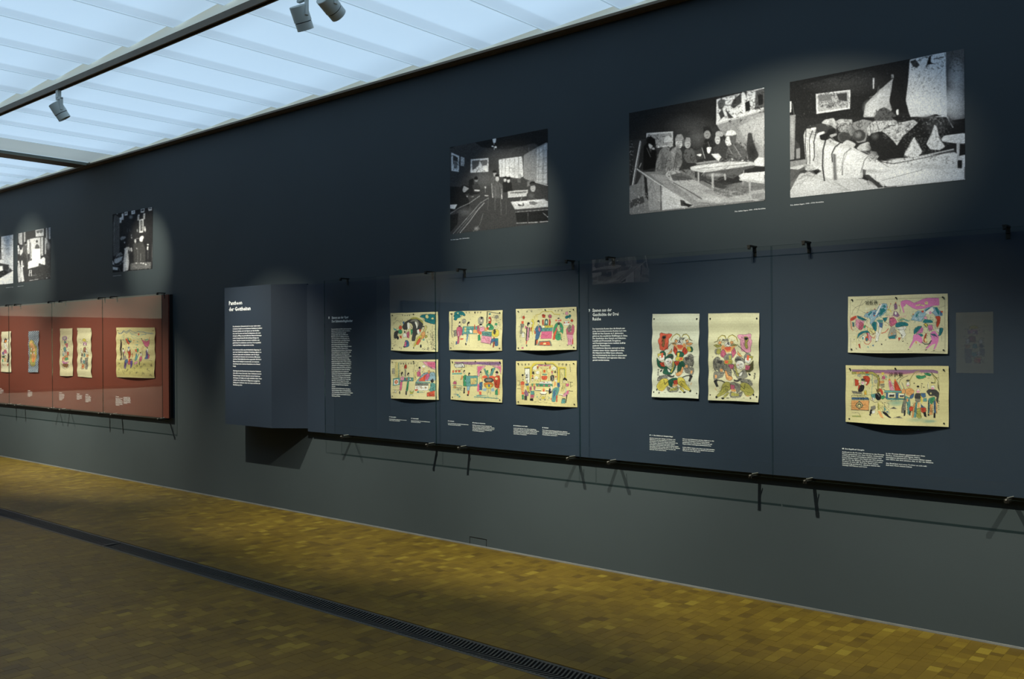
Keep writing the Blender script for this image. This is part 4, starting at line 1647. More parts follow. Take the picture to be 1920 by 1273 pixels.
art('photo_table', (1150,80,3.536), [(107,468),(1001,299),(1006,1052),(109,1142)], (290,225), (44,44,44), """
P 1 107,468 690,360 690,560 560,610 107,650
S 3 520,560 160,80 .5
S 4 560,640 60,60 .4
P 5 685,545 1002,460 1002,770 900,800 820,700 720,600
P 6 830,560 1002,480 1002,765 960,780
S 7 960,560 110,110 .5
H 4 60 700,500 1000,700 18
P 8 686,378 1001,299 1001,456 684,548
P 3 692,395 710,380 745,378 740,420 720,450 700,440
P 2 780,420 800,380 850,335 852,400 800,440
L 3 4 720,420 850,410
H 1 60 695,350 860,520 26
P 2 700,470 725,440 740,490 715,510
P 2 745,440 770,470 800,500 765,505
L 5 3 690,540 1000,452
L 9 5 862,330 868,470
P 2 870,330 890,325 885,360
P 3 945,320 1001,305 1001,430 940,450
P 1 960,350 995,345 995,410 965,420
H 1 60 870,320 1000,460 26
P 1 875,400 905,385 910,450 880,460
P 7 222,602 398,590 398,690 280,700 222,690
P 5 232,612 388,600 388,680 240,690
H 2 60 230,605 390,690 22
P 1 120,650 130,640 130,900 120,950
H 5 24 110,640 135,880 12
P 1 170,760 230,620 280,640 300,820 260,860 180,840
P 0 205,690 240,650 250,700 290,720 285,830 200,850
E 6 250,680 14,24
P 0 222,650 250,620 282,650 275,690 230,665
E 6 268,705 10,7
L 7 8 182,655 155,800 125,975
L 5 3 188,660 165,800 135,970
L 6 4 188,800 175,830
P 4 285,800 310,720 340,690 380,700 370,760 345,860 300,885 280,860
H 2 24 290,700 370,870 22
E 6 380,670 14,28
P 7 335,660 345,630 370,615 392,640 392,655 345,665
P 5 345,830 370,740 420,685 455,720 460,800 430,860 350,860
P 4 350,750 400,700 440,740 420,830 360,850
L 2 3 395,760 420,800 415,850
L 7 3 385,725 410,740
H 2 40 350,700 460,860 26
E 7 438,670 24,34
P 5 412,640 425,612 455,608 472,640 415,652
P 6 412,645 470,638 472,650 412,658
E 3 468,665 10,26
E 6 495,675 20,30
P 5 476,655 485,630 510,632 518,660
P 3 465,760 475,710 520,700 560,730 555,800 490,800
H 1 24 470,700 550,790 22
P 2 540,720 600,700 600,770 550,780
P 1 600,560 640,560 660,600 640,620 600,600
E 5 625,612 22,28
P 1 590,720 610,640 650,640 680,690 640,740 595,740
H 2 24 595,640 670,730 20
E 7 693,645 18,32
P 6 678,600 700,585 730,600 730,625 680,625
P 2 660,700 690,680 740,650 760,700 740,780 680,770
P 2 725,620 735,660 750,690 735,700
E 8 768,655 24,34
P 8 745,610 760,585 800,582 820,605 810,622 750,622
P 3 770,625 820,610 815,660 790,690
P 3 745,760 760,700 820,660 890,720 890,790 760,790
H 1 50 760,660 890,790 28
P 2 885,700 895,600 920,600 935,680 965,740 960,790 900,790
S 1 925,720 40,60 .6
P 8 650,740 700,738 718,760 700,790 665,760
P 9 620,695 655,695 640,740 625,735
P 7 780,770 800,770 790,790
P 9 550,745 590,738 580,760
P 8 935,790 960,765 1002,765 1002,825 940,820
P 8 845,785 870,778 860,793
P 4 200,860 450,850 680,960 1006,900 1006,1052 109,1142 109,950 160,940
P 5 240,870 520,900 620,960 760,1070 500,1090 330,940
P 6 370,910 520,905 700,1000 760,1030 1006,980 1006,1040 760,1070 560,1060
P 7 525,990 560,975 720,1040 700,1070 600,1040
L 7 7 160,840 290,930 400,1000 520,1075
L 3 5 165,850 280,945 380,1010 490,1080
L 2 4 400,930 500,985 590,1042
P 5 210,880 320,960 322,1110 240,1115 220,960
P 7 325,960 440,1020 540,1090 325,1112
L 2 5 316,950 318,1112
L 3 3 185,860 190,990
P 1 205,880 225,900 235,1050 215,1020
P 2 445,1045 470,1050 500,1090 450,1085
P 1 450,1060 530,1080 500,1095
P 4 109,960 160,960 210,1020 240,1110 109,1140
P 2 112,1050 200,1020 210,1060 115,1100
H 6 40 110,960 230,1130 16
P 6 345,880 360,855 430,850 450,860 430,890 380,915
P 3 380,880 440,865 520,890 525,912 400,918
L 2 3 400,885 515,905
P 4 470,850 540,840 545,905 530,910
H 2 30 350,850 530,915 26
P 2 545,860 600,860 640,870 640,920 560,920
P 7 508,828 560,815 780,790 935,795 945,815 600,865 520,850
P 8 520,828 780,795 900,798 610,850
L 3 3 560,840 900,805
P 5 545,800 690,780 700,795 560,812
L 3 3 545,812 700,797
P 3 600,865 940,815 940,830 860,850 850,880 730,890 700,900 690,920 620,905 610,880
P 6 560,860 572,862 572,935 562,938
P 6 652,870 668,870 668,980 655,982
P 6 735,872 748,872 750,915 738,915
P 5 862,850 870,850 870,945 855,950
P 4 598,865 606,865 606,890 598,890
P 2 680,925 760,960 730,975 670,960
S 2 740,945 60,20 .6
L 3 3 665,985 900,960 1006,960
H 3 60 670,960 900,1010 20
P 8 832,885 860,870 1004,858 1004,930 850,915
P 7 835,905 1004,925 1004,940 840,918
P 6 898,920 915,920 912,1055 905,1052
P 6 910,990 1004,975 1004,1000 915,1010
P 5 915,1010 1004,1000 1004,1040 925,1045
L 9 3 930,1052 970,1050
S 3 430,700 14,30 .7
L 2 3 430,662 438,661
L 2 3 446,662 453,664
L 3 3 440,690 450,690
L 3 2.5 442,668 446,680
L 3 3 374,665 382,664
L 3 3 386,665 391,666
L 2 3 489,672 495,671
L 2 3 500,672 506,673
L 3 3 494,688 502,688
L 2 3 618,606 624,605
L 2 3 630,606 636,607
L 2 3 622,624 631,624
L 2 3 685,642 691,641
L 2 3 697,642 703,643
L 3 3 689,660 698,660
L 2 3 750,650 758,652
L 4 3 752,672 760,672
L 3 4 748,622 815,620
L 4 4 412,652 470,650
S 2 440,770 30,60 .5
S 2 330,790 16,60 .5
S 6 400,740 16,50 .4
S 4 830,740 40,40 .4
L 6 3 760,690 790,740
L 6 3 800,680 850,760
L 5 3 630,660 650,720
L 2 4 420,740 400,850
L 2 4 360,760 345,840
L 7 4 590,700 610,770
S 6 250,700 10,30 .4
L 4 3 225,700 250,760
S 8 680,880 60,14 .5
S 3 600,1000 120,40 .25
S 7 350,1020 90,30 .3
L 7 3 700,1060 1004,1040
""", gray=1)
art('photo_sleepers', (1460,80,3.979), [(84,290),(1383,65),(1393,1020),(88,1158)], (340,265), (40,40,40), """
P 1 84,290 985,125 985,500 700,560 84,560
S 3 500,300 300,90 .4
H 3 200 90,150 980,560 10
P 3 1250,80 1383,65 1390,580 1300,590 1240,500
S 7 1330,300 60,150 .9
S 8 1320,480 80,120 .9
H 2 60 1255,80 1380,230 14
P 8 987,140 1252,84 1255,300 1262,560 990,560 958,440 975,300
S 9 1150,450 160,120 .8
P 2 990,150 1030,140 1060,180 1040,200 1010,190
P 1 1110,180 1130,120 1145,110 1140,160 1165,175 1120,175 1105,210
L 3 3 1000,180 1080,130 1150,110
H 1 50 995,90 1245,220 24
P 3 1170,135 1235,120 1235,130 1180,140
H 4 40 995,220 1220,380 20
L 5 2.5 1080,375 1120,370
P 6 640,560 660,460 740,380 870,270 860,420 880,500 760,560
P 7 650,540 690,450 800,350 840,340 840,440 800,500 700,560
S 8 700,490 60,60 .6
P 8 712,270 725,270 722,350 714,350
P 5 850,245 870,245 868,275 850,275
P 1 860,290 920,180 985,140 975,300 955,440 975,500 975,535 865,520 870,460 835,440 850,370
P 1 835,440 890,460 880,540 870,540
P 9 885,510 905,500 905,545 890,545
P 8 284,382 546,354 542,496 288,532
P 6 298,390 532,368 528,486 302,515
H 2 110 300,370 530,470 26
P 3 360,485 385,455 415,448 425,485
P 4 300,395 400,385 400,430 310,440
P 2 440,385 520,378 520,440 460,430
H 8 30 310,450 520,510 20
P 8 84,435 98,435 98,515 84,520
L 5 3 105,450 120,540
P 5 84,540 130,535 125,720 120,870 84,875
S 7 105,640 14,90 .7
P 2 125,720 160,760 165,870 128,870
P 5 135,790 165,785 165,860 135,865
P 7 88,885 200,870 260,920 560,1000 800,1060 800,1085 88,1158
P 5 88,885 200,870 240,900 90,930
P 3 88,940 150,950 200,920 205,960 320,940 330,960 280,985 230,960 160,980 120,1050 88,1110
P 2 160,960 200,945 225,960 195,975
P 1 262,960 300,938 312,960 290,985
S 8 250,1060 140,60 .6
P 7 190,690 210,640 300,640 420,730 560,780 700,850 850,930 640,980 640,1010 560,1010 440,1030 350,1030 330,930 210,905
P 8 200,700 290,720 330,760 330,960 240,905 210,900
P 8 350,760 560,800 660,860 640,950 610,1000 450,1015 440,830 410,820 410,1020 350,1000
P 8 500,780 700,850 760,890 1320,820 1391,880 1391,1020 820,1075 660,990 650,940
S 9 1000,980 200,50 .7
H 6 60 660,900 1390,1060 22
P 2 640,985 680,985 800,1080 760,1085
P 3 636,945 665,950 660,985 640,985
L 3 3 750,880 835,930
L 3 6 770,890 870,905 1000,880 1150,850 1320,810
L 7 10 800,870 940,870 1100,845 1310,800
H 2 60 800,850 1320,900 16
L 4 3 780,1030 1080,950
L 1 5 210,640 205,760 215,905
L 1 5 262,650 235,720 240,905
L 1 7 290,650 270,740 275,850 265,880
L 1 9 360,720 340,800 335,920 350,1030
P 4 415,830 432,830 445,1025 420,1025
L 1 7 480,740 430,780 405,830 410,890
L 2 4 600,750 500,830 485,900 485,990
L 2 4 700,820 650,880 625,970
L 2 4 400,730 390,745
P 2 210,630 330,600 440,640 450,680 400,710 360,730 300,700 290,650
P 8 245,635 290,630 285,650 250,655
P 8 285,700 300,672 350,660 355,675 320,690 310,720
P 1 310,690 360,680 390,640 440,640 430,680 385,700 360,730 320,725
P 6 385,690 440,675 445,690 400,710
P 7 325,600 350,575 420,562 440,600 440,650 400,620
P 6 430,590 470,570 560,575 560,640 530,680 460,665
H 2 70 430,570 560,670 26
P 5 515,630 560,600 640,575 720,590 680,640 660,740 600,750 560,700 540,690
L 2 3 540,640 580,660 590,720
L 2 3 600,600 620,640 650,720
H 2 60 520,580 700,730 28
P 7 668,640 700,600 760,575 880,580 900,600 800,640 770,670 720,680 680,700
L 4 3 720,610 715,670
L 3 3 790,590 800,620
H 3 50 670,580 880,690 26
P 3 720,560 760,500 800,485 840,510 880,540 900,580 740,590
H 1 50 720,490 900,580 20
P 1 850,560 990,545 990,580 880,585
E 3 485,705 36,40
P 2 455,690 500,665 540,680 550,720 520,740 480,740
E 2 610,695 50,44
S 6 605,690 26,26 .6
P 7 485,750 520,725 560,740 590,760 560,790 490,780
P 7 590,790 620,760 680,740 720,780 700,800 620,810
L 4 3 620,790 640,805
P 1 680,720 700,680 760,665 820,680 880,740 900,790 960,800 940,860 760,880 720,840 700,790
E 1 770,720 60,50
S 4 730,700 30,30 .6
P 6 670,850 700,810 740,815 760,850 730,885
H 2 20 675,810 755,880 30
P 7 775,660 880,610 1020,580 1060,620 1000,680 900,780 870,740 820,690
H 3 90 790,590 1060,740 24
H 9 60 800,590 1050,700 18
P 1 880,790 940,700 1010,640 1080,570 1180,540 1280,580 1310,640 1280,700 1240,740 1080,840 950,830
P 1 1280,590 1391,575 1391,680 1230,700
S 3 1180,620 90,60 .5
H 4 200 940,550 1300,830 16
P 8 945,840 1000,740 1020,705 1050,760 1085,820 1040,858 980,855
H 4 50 950,710 1080,850 20
P 8 1110,760 1150,680 1170,615 1190,640 1205,720 1250,780 1210,805 1140,800
H 4 60 1110,630 1245,800 20
L 8 6 1180,560 1260,560 1305,640
P 8 1222,720 1240,700 1391,680 1391,760 1260,750 1225,740
L 5 3 1225,742 1391,765
P 7 1330,752 1355,755 1350,940 1338,940
P 1 1360,760 1391,765 1391,840 1350,850
P 1 1340,880 1372,880 1372,940 1340,938
P 8 1350,850 1391,840 1391,920 1375,925 1375,885
L 7 3 88,1155 1393,1018
S 5 300,850 40,90 .4
S 9 540,880 90,60 .3
S 5 700,960 60,20 .4
S 2 480,720 20,20 .6
S 1 760,780 90,60 .8
S 5 1120,560 60,16 .5
H 6 60 1080,540 1300,620 20
H 1 40 820,600 1000,740 30
L 2 4 540,600 600,680
L 2 4 690,600 700,680
L 2 4 740,590 760,660
L 3 3 220,720 225,900
L 4 3 520,820 470,960
S 4 560,660 30,60 .4
S 7 480,590 40,16 .6
S 2 400,620 20,40 .4
S 6 1150,930 200,20 .3
S 2 1300,600 60,30 .6
P 1 84,300 300,250 500,220 700,180 700,200 400,260 84,340
""", gray=1)
art('photo_doorway', (200,380,8.78), [(100,193),(763,70),(755,1088),(98,1140)], (84,120), (34,34,36), """
P 3 130,220 150,200 215,250 210,840 110,880 105,400
L 5 5 140,240 130,520 125,800
L 5 4 205,300 215,800
P 9 217,250 252,243 250,330 217,335
P 9 252,185 284,180 282,285 254,285
P 9 298,158 350,148 350,208 298,216
P 4 308,165 342,158 342,190 308,195
P 9 412,132 472,124 472,188 412,196
P 5 430,145 458,140 458,170 430,174
P 9 568,105 628,95 626,160 568,168
P 2 575,112 620,104 618,145 576,150
P 9 692,75 752,66 752,128 694,138
P 3 700,85 742,78 742,112 702,118
P 9 160,185 190,180 185,195
S 6 405,240 34,34 .9
P 9 512,205 550,198 545,220 515,222
P 9 606,185 642,180 638,200 608,204
P 6 512,225 545,225 540,298 512,298
P 6 606,205 640,205 636,275 606,278
P 9 543,285 610,270 608,495 543,500
P 3 556,295 600,288 598,470 556,470
H 8 24 556,290 600,470 20
P 8 625,390 640,395 652,450 640,490 622,460
P 7 500,440 518,435 516,490 500,485
L 7 4 345,430 345,490
L 7 4 378,435 392,480
P 6 225,590 250,560 310,555 325,580 290,600 240,620
S 5 260,590 40,30 .6
P 9 290,645 308,645 306,672 290,668
P 9 540,600 560,560 600,545 618,570 600,610 590,650 550,640
P 8 460,610 485,600 490,640 478,680 462,650
E 8 415,580 8,14
E 7 410,540 6,20
L 5 8 480,600 540,590
S 3 420,450 260,260 .25
P 2 440,680 600,650 640,760 640,980 450,1000
L 5 3 520,700 515,980
L 6 2.5 560,690 560,960
P 7 290,755 330,735 380,730 375,770 350,790 372,980 355,1110 272,1128 285,900 300,790
S 8 320,1000 40,90 .5
H 4 30 285,740 375,1110 26
P 8 385,750 395,745 392,800 380,800
P 8 400,740 418,745 425,800 410,815
P 7 125,930 270,880 280,850 240,960 160,1000 130,990
H 8 40 130,830 285,1000 40
P 4 150,880 180,840 240,815 270,850 180,890
L 7 4 160,890 230,820 270,860
P 8 100,950 125,990 125,1020 100,1010
P 8 100,1050 190,1062 185,1105 100,1098
L 6 5 120,1020 200,1030 260,970
L 7 4 200,1060 225,1130
P 9 670,730 690,725 685,790 668,775
E 8 685,695 14,12
E 7 498,757 8,10
L 6 5 775,660 770,980
S 5 765,850 16,200 .7
P 3 390,1010 450,990 740,980 735,1080 390,1110
H 6 60 390,980 730,1100 22
E 9 570,995 10,10
E 9 607,1000 14,10
E 9 648,1018 12,10
E 8 490,995 20,6
L 5 4 690,800 685,940
""", gray=1)
art('photo_altar_stall', (0,415,9.79), [(322,235),(930,105),(932,1085),(325,1125)], (84,110), (60,60,62), """
P 2 400,210 850,120 850,420 600,300 480,350 440,380
P 6 342,220 412,208 412,440 345,430
P 6 437,205 465,200 468,400 440,400
P 7 652,165 803,132 806,275 655,292
P 4 665,180 790,150 792,200 668,222
P 2 685,200 705,195 705,225 688,228
P 2 745,195 765,190 765,222 748,225
P 6 848,122 872,118 878,400 850,420
P 6 895,112 930,106 930,330 898,340
P 7 825,310 850,310 850,620 825,620
S 6 890,460 40,80 .8
H 3 50 830,300 930,640 34
P 7 498,350 538,345 545,600 500,620
P 7 545,335 740,300 745,640 560,700
P 4 545,400 565,400 565,720 545,720
H 2 20 540,400 575,720 22
P 7 752,300 795,290 795,640 755,650
H 4 24 755,300 795,640 16
P 3 640,515 650,460 680,420 720,460 730,515
E 2 678,378 18,26
E 8 610,450 12,24
P 9 598,520 740,512 745,720 585,740
H 7 24 600,530 735,720 24
P 9 515,790 525,740 740,720 800,670 832,690 832,825 740,800 700,840 560,870 512,885
H 3 24 530,735 830,800 20
P 2 705,820 720,785 745,790 750,830
P 3 440,400 470,385 485,420 500,560 515,640 510,860 500,980 470,980 450,760 430,600
E 1 466,405 18,20
E 6 478,440 8,16
P 2 420,640 450,560 500,700 505,980 460,990
P 8 325,460 345,440 360,500 350,620 335,600
E 1 348,430 16,18
P 7 360,500 400,520 430,470 420,580 380,640 362,600
E 1 385,515 20,14
P 2 335,640 370,640 400,720 350,740
P 7 325,860 345,760 360,740 380,860 395,980 385,1110 345,1120
P 8 395,730 415,720 420,900 450,1100 400,1115 395,980
E 8 345,745 14,20
E 8 430,830 14,16
S 7 390,1000 50,100 .4
H 2 50 325,460 440,1110 30
P 2 510,890 700,850 932,830 932,1060 460,1095 480,1000
P 9 540,905 552,900 540,1015 528,1015
P 9 568,900 580,905 584,1015 574,1018
L 9 6 538,955 578,952
L 7 3 540,1012 720,1000
H 5 50 500,960 930,1080 18
L 9 7 540,1100 715,1080
E 9 865,1068 12,7
H 5 16 850,600 930,860 30
""", gray=1)
art('photo_street', (0,415,9.79), [(0,276),(243,248),(243,1142),(0,1168)], (44,110), (70,70,72), """
P 1 0,276 140,262 140,560 80,560 0,540
P 6 90,275 108,272 95,460 85,460
P 8 138,265 243,250 243,920 180,780 140,700
H 4 50 145,290 235,740 50
S 9 210,680 50,100 .7
E 2 60,565 18,36
E 7 48,590 12,30
P 8 0,700 20,620 60,600 80,680 50,780 10,800
P 6 80,545 110,550 130,660 100,720 85,700
P 8 100,720 140,690 215,780 215,800 160,800
P 2 40,800 90,740 210,800 200,880 60,920
P 9 60,830 150,810 155,900 70,950
P 1 60,950 160,890 200,930 190,1000 120,1030
H 6 30 70,900 200,1010 30
P 1 0,1000 60,950 90,1040 0,1060
P 5 0,820 40,800 60,930 20,1040 0,1000
P 9 60,1100 243,920 243,1142 80,1155
P 8 60,1060 110,1030 130,1060 90,1100
P 1 10,1060 60,1080 80,1150 0,1160
""", gray=1)

import numpy as np
def homog(c):
    A=[];B=[]
    for (x,y),(u,v) in zip(c,[(0,0),(1,0),(1,1),(0,1)]):
        A.append([x,y,1,0,0,0,-u*x,-u*y]);B.append(u);A.append([0,0,0,x,y,1,-v*x,-v*y]);B.append(v)
    h=np.linalg.solve(np.array(A,float),np.array(B,float));return np.append(h,1).reshape(3,3)
def draw(key):
    frame,corners,(nx,ny),ground,shapes,kw=ART[key]
    S=2; W,Hh=nx*S,ny*S
    rs=np.random.RandomState(sum(map(ord,key)))
    H=homog(corners)
    im=np.ones((Hh,W,3),np.float32)*np.array(ground,np.float32)
    def warp(p):
        q=np.c_[p,np.ones(len(p))]@H.T;q=q[:,:2]/q[:,2:];return q*[W,Hh]
    def fill(pts,col,alpha=1.0):
        q=warp(np.asarray(pts,float))
        x0,y0=np.floor(q.min(0)).astype(int);x1,y1=np.ceil(q.max(0)).astype(int)+1
        x0=max(x0,0);y0=max(y0,0);x1=min(x1,W);y1=min(y1,Hh)
        if x1<=x0 or y1<=y0: return
        X,Y=np.meshgrid(np.arange(x0,x1)+.5,np.arange(y0,y1)+.5)
        ins=np.zeros(X.shape,bool)
        a=q;b=np.roll(q,-1,0)
        for (ax,ay),(bx,by) in zip(a,b):
            if ay==by: continue
            c=(ay>Y)!=(by>Y)
            ins^=c&(X<(bx-ax)*(Y-ay)/(by-ay)+ax)
        r=im[y0:y1,x0:x1];r[ins]=r[ins]*(1-alpha)+np.array(col,np.float32)*alpha
    def line(pts,w,col,alpha=1.0):
        pts=np.asarray(pts,float)
        for p,q in zip(pts[:-1],pts[1:]):
            d=q-p;L=np.hypot(*d)+1e-6;n=np.array([-d[1],d[0]])/L*w/2;e=d/L*w*.3
            fill([p+n-e,q+n+e,q-n+e,p-n-e],col,alpha)
    gr=kw.get('gray')
    cut=6. if gr else 11.
    def soft(p,n=2):                                  # rounds the corners of a drawn outline
        p=np.asarray(p,float)
        for _ in range(n):
            q=np.roll(p,-1,0);L=np.hypot(*(q-p).T)[:,None]+1e-6;w=np.minimum(.25,cut/L)
            p=np.stack([p*(1-w)+q*w,p*w+q*(1-w)],1).reshape(-1,2)
        return p
    for ln in shapes.strip().split('\n'):
        t=ln.split();op=t[0];col=PAL[t[1]]
        if not gr and t[1] not in 'kKw': col=tuple(np.array(col)*.86+np.array(ground)*.14)
        P=lambda l:[tuple(map(float,s.split(','))) for s in l]
        if op in 'PQ':
            p=np.array(P(t[2:]));ext=np.ptp(p,axis=0)
            if len(p)>5 or (t[1] in 'swkKP6789' and ext.max()<62): p=soft(p)
            fill(p,col)
            if op=='Q': line(np.r_[p,p[:1]],3.0,(44,40,38),.8)
            c=p.mean(0);big=ext.max()
            if (op=='Q' or (gr and big>90)) and ext.min()>22:
                ax=np.linalg.svd(p-c,full_matrices=False)[2][0]
                k=int(min(26,ext[0]*ext[1]/(500 if not gr else 1400)))
                for _ in range(k):                    # folds and small print inside the shape
                    o=c+ax*rs.uniform(-.32,.32)*big+np.array([-ax[1],ax[0]])*rs.uniform(-.3,.3)*ext.min()
                    a=np.arctan2(ax[1],ax[0])+rs.normal(0,.35);l=rs.uniform(.06,.2)*big
                    d=np.array([np.cos(a),np.sin(a)])*l;b=np.array([-d[1],d[0]])*rs.uniform(-.25,.25)
                    cc=(np.array(col)*rs.choice([.35,.5,.6,1.25]) if not gr else np.array(col)*rs.choice([.7,.8,1.12,1.2]))
                    line([o-d,o+b,o+d],2.2 if not gr else rs.uniform(2,6),tuple(np.clip(cc,0,250)),.75 if not gr else .5)
        elif op=='L': line(P(t[3:]),float(t[2]),col)
        elif op in 'ES':
            (cx,cy),(rx,ry)=P(t[2:4])
            a=np.linspace(0,2*np.pi,20,endpoint=False)
            if op=='E': fill(np.c_[cx+rx*np.cos(a),cy+ry*np.sin(a)],col)
            else:
                al=float(t[4])
                for k in range(8): fill(np.c_[cx+rx*(1.15-.14*k)*np.cos(a),cy+ry*(1.15-.14*k)*np.sin(a)],col,al/5)
        elif op=='H':
            n=int(t[2]);(x0,y0),(x1,y1)=P(t[3:5]);l=float(t[5])
            for _ in range(n):
                p=np.array([rs.uniform(x0,x1),rs.uniform(y0,y1)]);a=rs.uniform(0,np.pi);ll=l*rs.uniform(.4,1)
                m=p+np.array([np.cos(a),np.sin(a)])*ll/2;a+=rs.uniform(-1.2,1.2);q=m+np.array([np.cos(a),np.sin(a)])*ll/2
                line([p,m,q],rs.uniform(2.,3.6),col,.9)
        elif op=='G':
            (x,y),=P(t[2:3]);s=float(t[3]);n=int(t[4]);dx,dy=P(t[5:6])[0]
            for i in range(n):
                cx,cy=x+dx*i,y+dy*i
                line([(cx,cy+s*.2),(cx+s*.8,cy+s*.12)],s*.12,col);line([(cx+s*.4,cy),(cx+s*.4,cy+s)],s*.12,col)
                for _ in range(4):
                    p=np.array([cx,cy])+rs.uniform(0,s,2);q=np.array([cx,cy])+rs.uniform(0,s,2);line([p,q],s*.1,col)
        elif op=='X':
            (x0,y0),(x1,y1)=P(t[2:4]);st=float(t[4]);sy=float(t[5])
            yy=y0;k=0
            while yy<y1:
                xx=x0+(k%2)*st/2
                while xx<x1:
                    fill([(xx,yy),(xx+st*.34,yy+sy*.5),(xx,yy+sy),(xx-st*.34,yy+sy*.5)],(78,104,118));xx+=st
                yy+=sy*.5;k+=1
    im=im.reshape(ny,S,nx,S,3).mean((1,3))
    if kw.get('gray'):                                 # a soft lens
        b=(im*2+np.roll(im,1,0)+np.roll(im,-1,0)+np.roll(im,1,1)+np.roll(im,-1,1))/6; b[0]=im[0]; b[-1]=im[-1]; b[:,0]=im[:,0]; b[:,-1]=im[:,-1]; im=b
    # paper tone / photographic grain
    g=rs.normal(0,1,(ny,nx));g=(g+np.roll(g,1,1)+np.roll(g,1,0))/1.7
    if kw.get('gray'): im=im*(1+.05*g[...,None]*(.35+.65*(im/255)**.5))+g[...,None]*2
    else:
        low=rs.normal(0,1,(6,6));
        yi=np.linspace(0,4.999,ny);xi=np.linspace(0,4.999,nx);y0=yi.astype(int);x0=xi.astype(int);fy=(yi-y0)[:,None];fx=(xi-x0)[None]
        lw=(low[y0][:,x0]*(1-fy)*(1-fx)+low[y0+1][:,x0]*fy*(1-fx)+low[y0][:,x0+1]*(1-fy)*fx+low[y0+1][:,x0+1]*fy*fx)
        im=im*(1+.02*lw[...,None]+.018*g[...,None])
        rows=rs.normal(0,.015,ny)[:,None,None];im=im*(1+rows)
    im=np.clip(im,2,255)/255
    lin=np.where(im<.04045,im/12.92,((im+.055)/1.055)**2.4)
    lin=lin*(np.array([1,1.03,1.12]) if kw.get('gray') else np.array([1,1.06,1.38]))
    return np.minimum(lin,.97)


# ------------------------------------------------------------------ flat prints as finely divided sheets
def lerp2(c, u, v):
    (a, b), (d, e) = (c[0], c[1]), (c[3], c[2])
    return tuple((a[i]*(1-u)+b[i]*u)*(1-v)+(d[i]*(1-u)+e[i]*u)*v for i in (0, 1))
def sheet(name, key, corners, y, parent=None, bulge=0, wav=0, seed=0, thick=0, dimk=1.0):
    'corners TL TR BR BL as (x, z); the sheet faces -y; bulge lifts its lower edge away from the board'
    col = draw(key)*dimk; ny, nx = col.shape[:2]
    rs = np.random.RandomState(seed+3)
    u = np.linspace(0, 1, nx+1)[None, :].repeat(ny+1, 0); v = np.linspace(0, 1, ny+1)[:, None].repeat(nx+1, 1)
    c = np.array(corners, float)
    P = (c[0]*(1-u)[..., None]+c[1]*u[..., None])*(1-v)[..., None]+(c[3]*(1-u)[..., None]+c[2]*u[..., None])*v[..., None]
    ph = rs.uniform(0, 6.28, 4)
    out = .004*np.ones_like(u)
    if bulge:
        edge = np.clip(v*1.1-.1, 0, 1)**2
        out = .004+bulge*edge*np.sin(PI*np.clip(u*.92+.04, 0, 1))**1.2+.0016*np.sin(u*9+ph[0])*np.sin(v*5+ph[1])+.002*np.sin(v*11+ph[2])*(np.abs(u-.5)*2)**2
    if wav:
        P[..., 0] += wav*np.sin(v*13+ph[3])*(u*.7+.3)+wav*.4*np.sin(v*31+ph[0])
        out = out+.006*np.sin(v*14+ph[1])**2
    if bulge: P[..., 1] += .0012*np.sin(u*7+ph[2])*np.where(v > .5, 1, .6)
    co = np.stack([P[..., 0], y-np.maximum(out, .002), P[..., 1]], -1).reshape(-1, 3).astype(np.float32)
    idx = np.arange((nx+1)*(ny+1)).reshape(ny+1, nx+1)
    q = np.stack([idx[:-1, :-1], idx[1:, :-1], idx[1:, 1:], idx[:-1, 1:]], -1).reshape(-1)
    me = bpy.data.meshes.new(name); nf = nx*ny
    me.vertices.add(len(co)); me.vertices.foreach_set('co', co.ravel())
    me.loops.add(nf*4); me.loops.foreach_set('vertex_index', q.astype(np.int32))
    me.polygons.add(nf); me.polygons.foreach_set('loop_start', np.arange(0, nf*4, 4, dtype=np.int32)); me.polygons.foreach_set('use_smooth', np.ones(nf, bool))
    vc = np.zeros((ny+1, nx+1, 4), np.float32); pad = np.pad(col, ((0, 1), (0, 1), (0, 0)), 'edge'); vc[..., :3] = pad; vc[..., 3] = 1
    at = me.color_attributes.new('print', 'FLOAT_COLOR', 'POINT'); at.data.foreach_set('color', vc.ravel())
    me.update(calc_edges=True)
    me.materials.append(M['print'])
    o = bpy.data.objects.new(name, me); C.objects.link(o)
    if parent: o.parent = parent
    return o

# ------------------------------------------------------------------ lettering
def lettering(name, lines, x, z, pitch, size, y, parent, width=None, bold=0.0, align='LEFT', mat='text', shear=0, gap=None):
    cu = bpy.data.curves.new(name, 'FONT'); cu.body = '\n'.join(lines); cu.size = size; cu.resolution_u = 1; cu.fill_mode = 'BOTH'
    cu.space_line = pitch/size; cu.offset = bold*size; cu.align_x = align; cu.align_y = 'TOP_BASELINE'; cu.extrude = 0; cu.shear = shear
    o = bpy.data.objects.new(name, cu); C.objects.link(o)
    dg = bpy.context.evaluated_depsgraph_get(); dg.update()
    me = bpy.data.meshes.new_from_object(o.evaluated_get(dg)); bpy.data.objects.remove(o)
    n = len(me.vertices); co = np.zeros(n*3, np.float32); me.vertices.foreach_get('co', co); co = co.reshape(-1, 3)
    wd = np.ptp(co[:, 0])
    if width and wd > 0: co[:, 0] *= width/wd
    q = np.stack([x+co[:, 0], np.full(n, y), z+co[:, 1]], -1).astype(np.float32)
    me.vertices.foreach_set('co', q.ravel()); me.update(); me.materials.clear(); me.materials.append(M[mat])
    me.name = name
    t = bpy.data.objects.new(name, me); C.objects.link(t)
    if parent: t.parent = parent
    return t

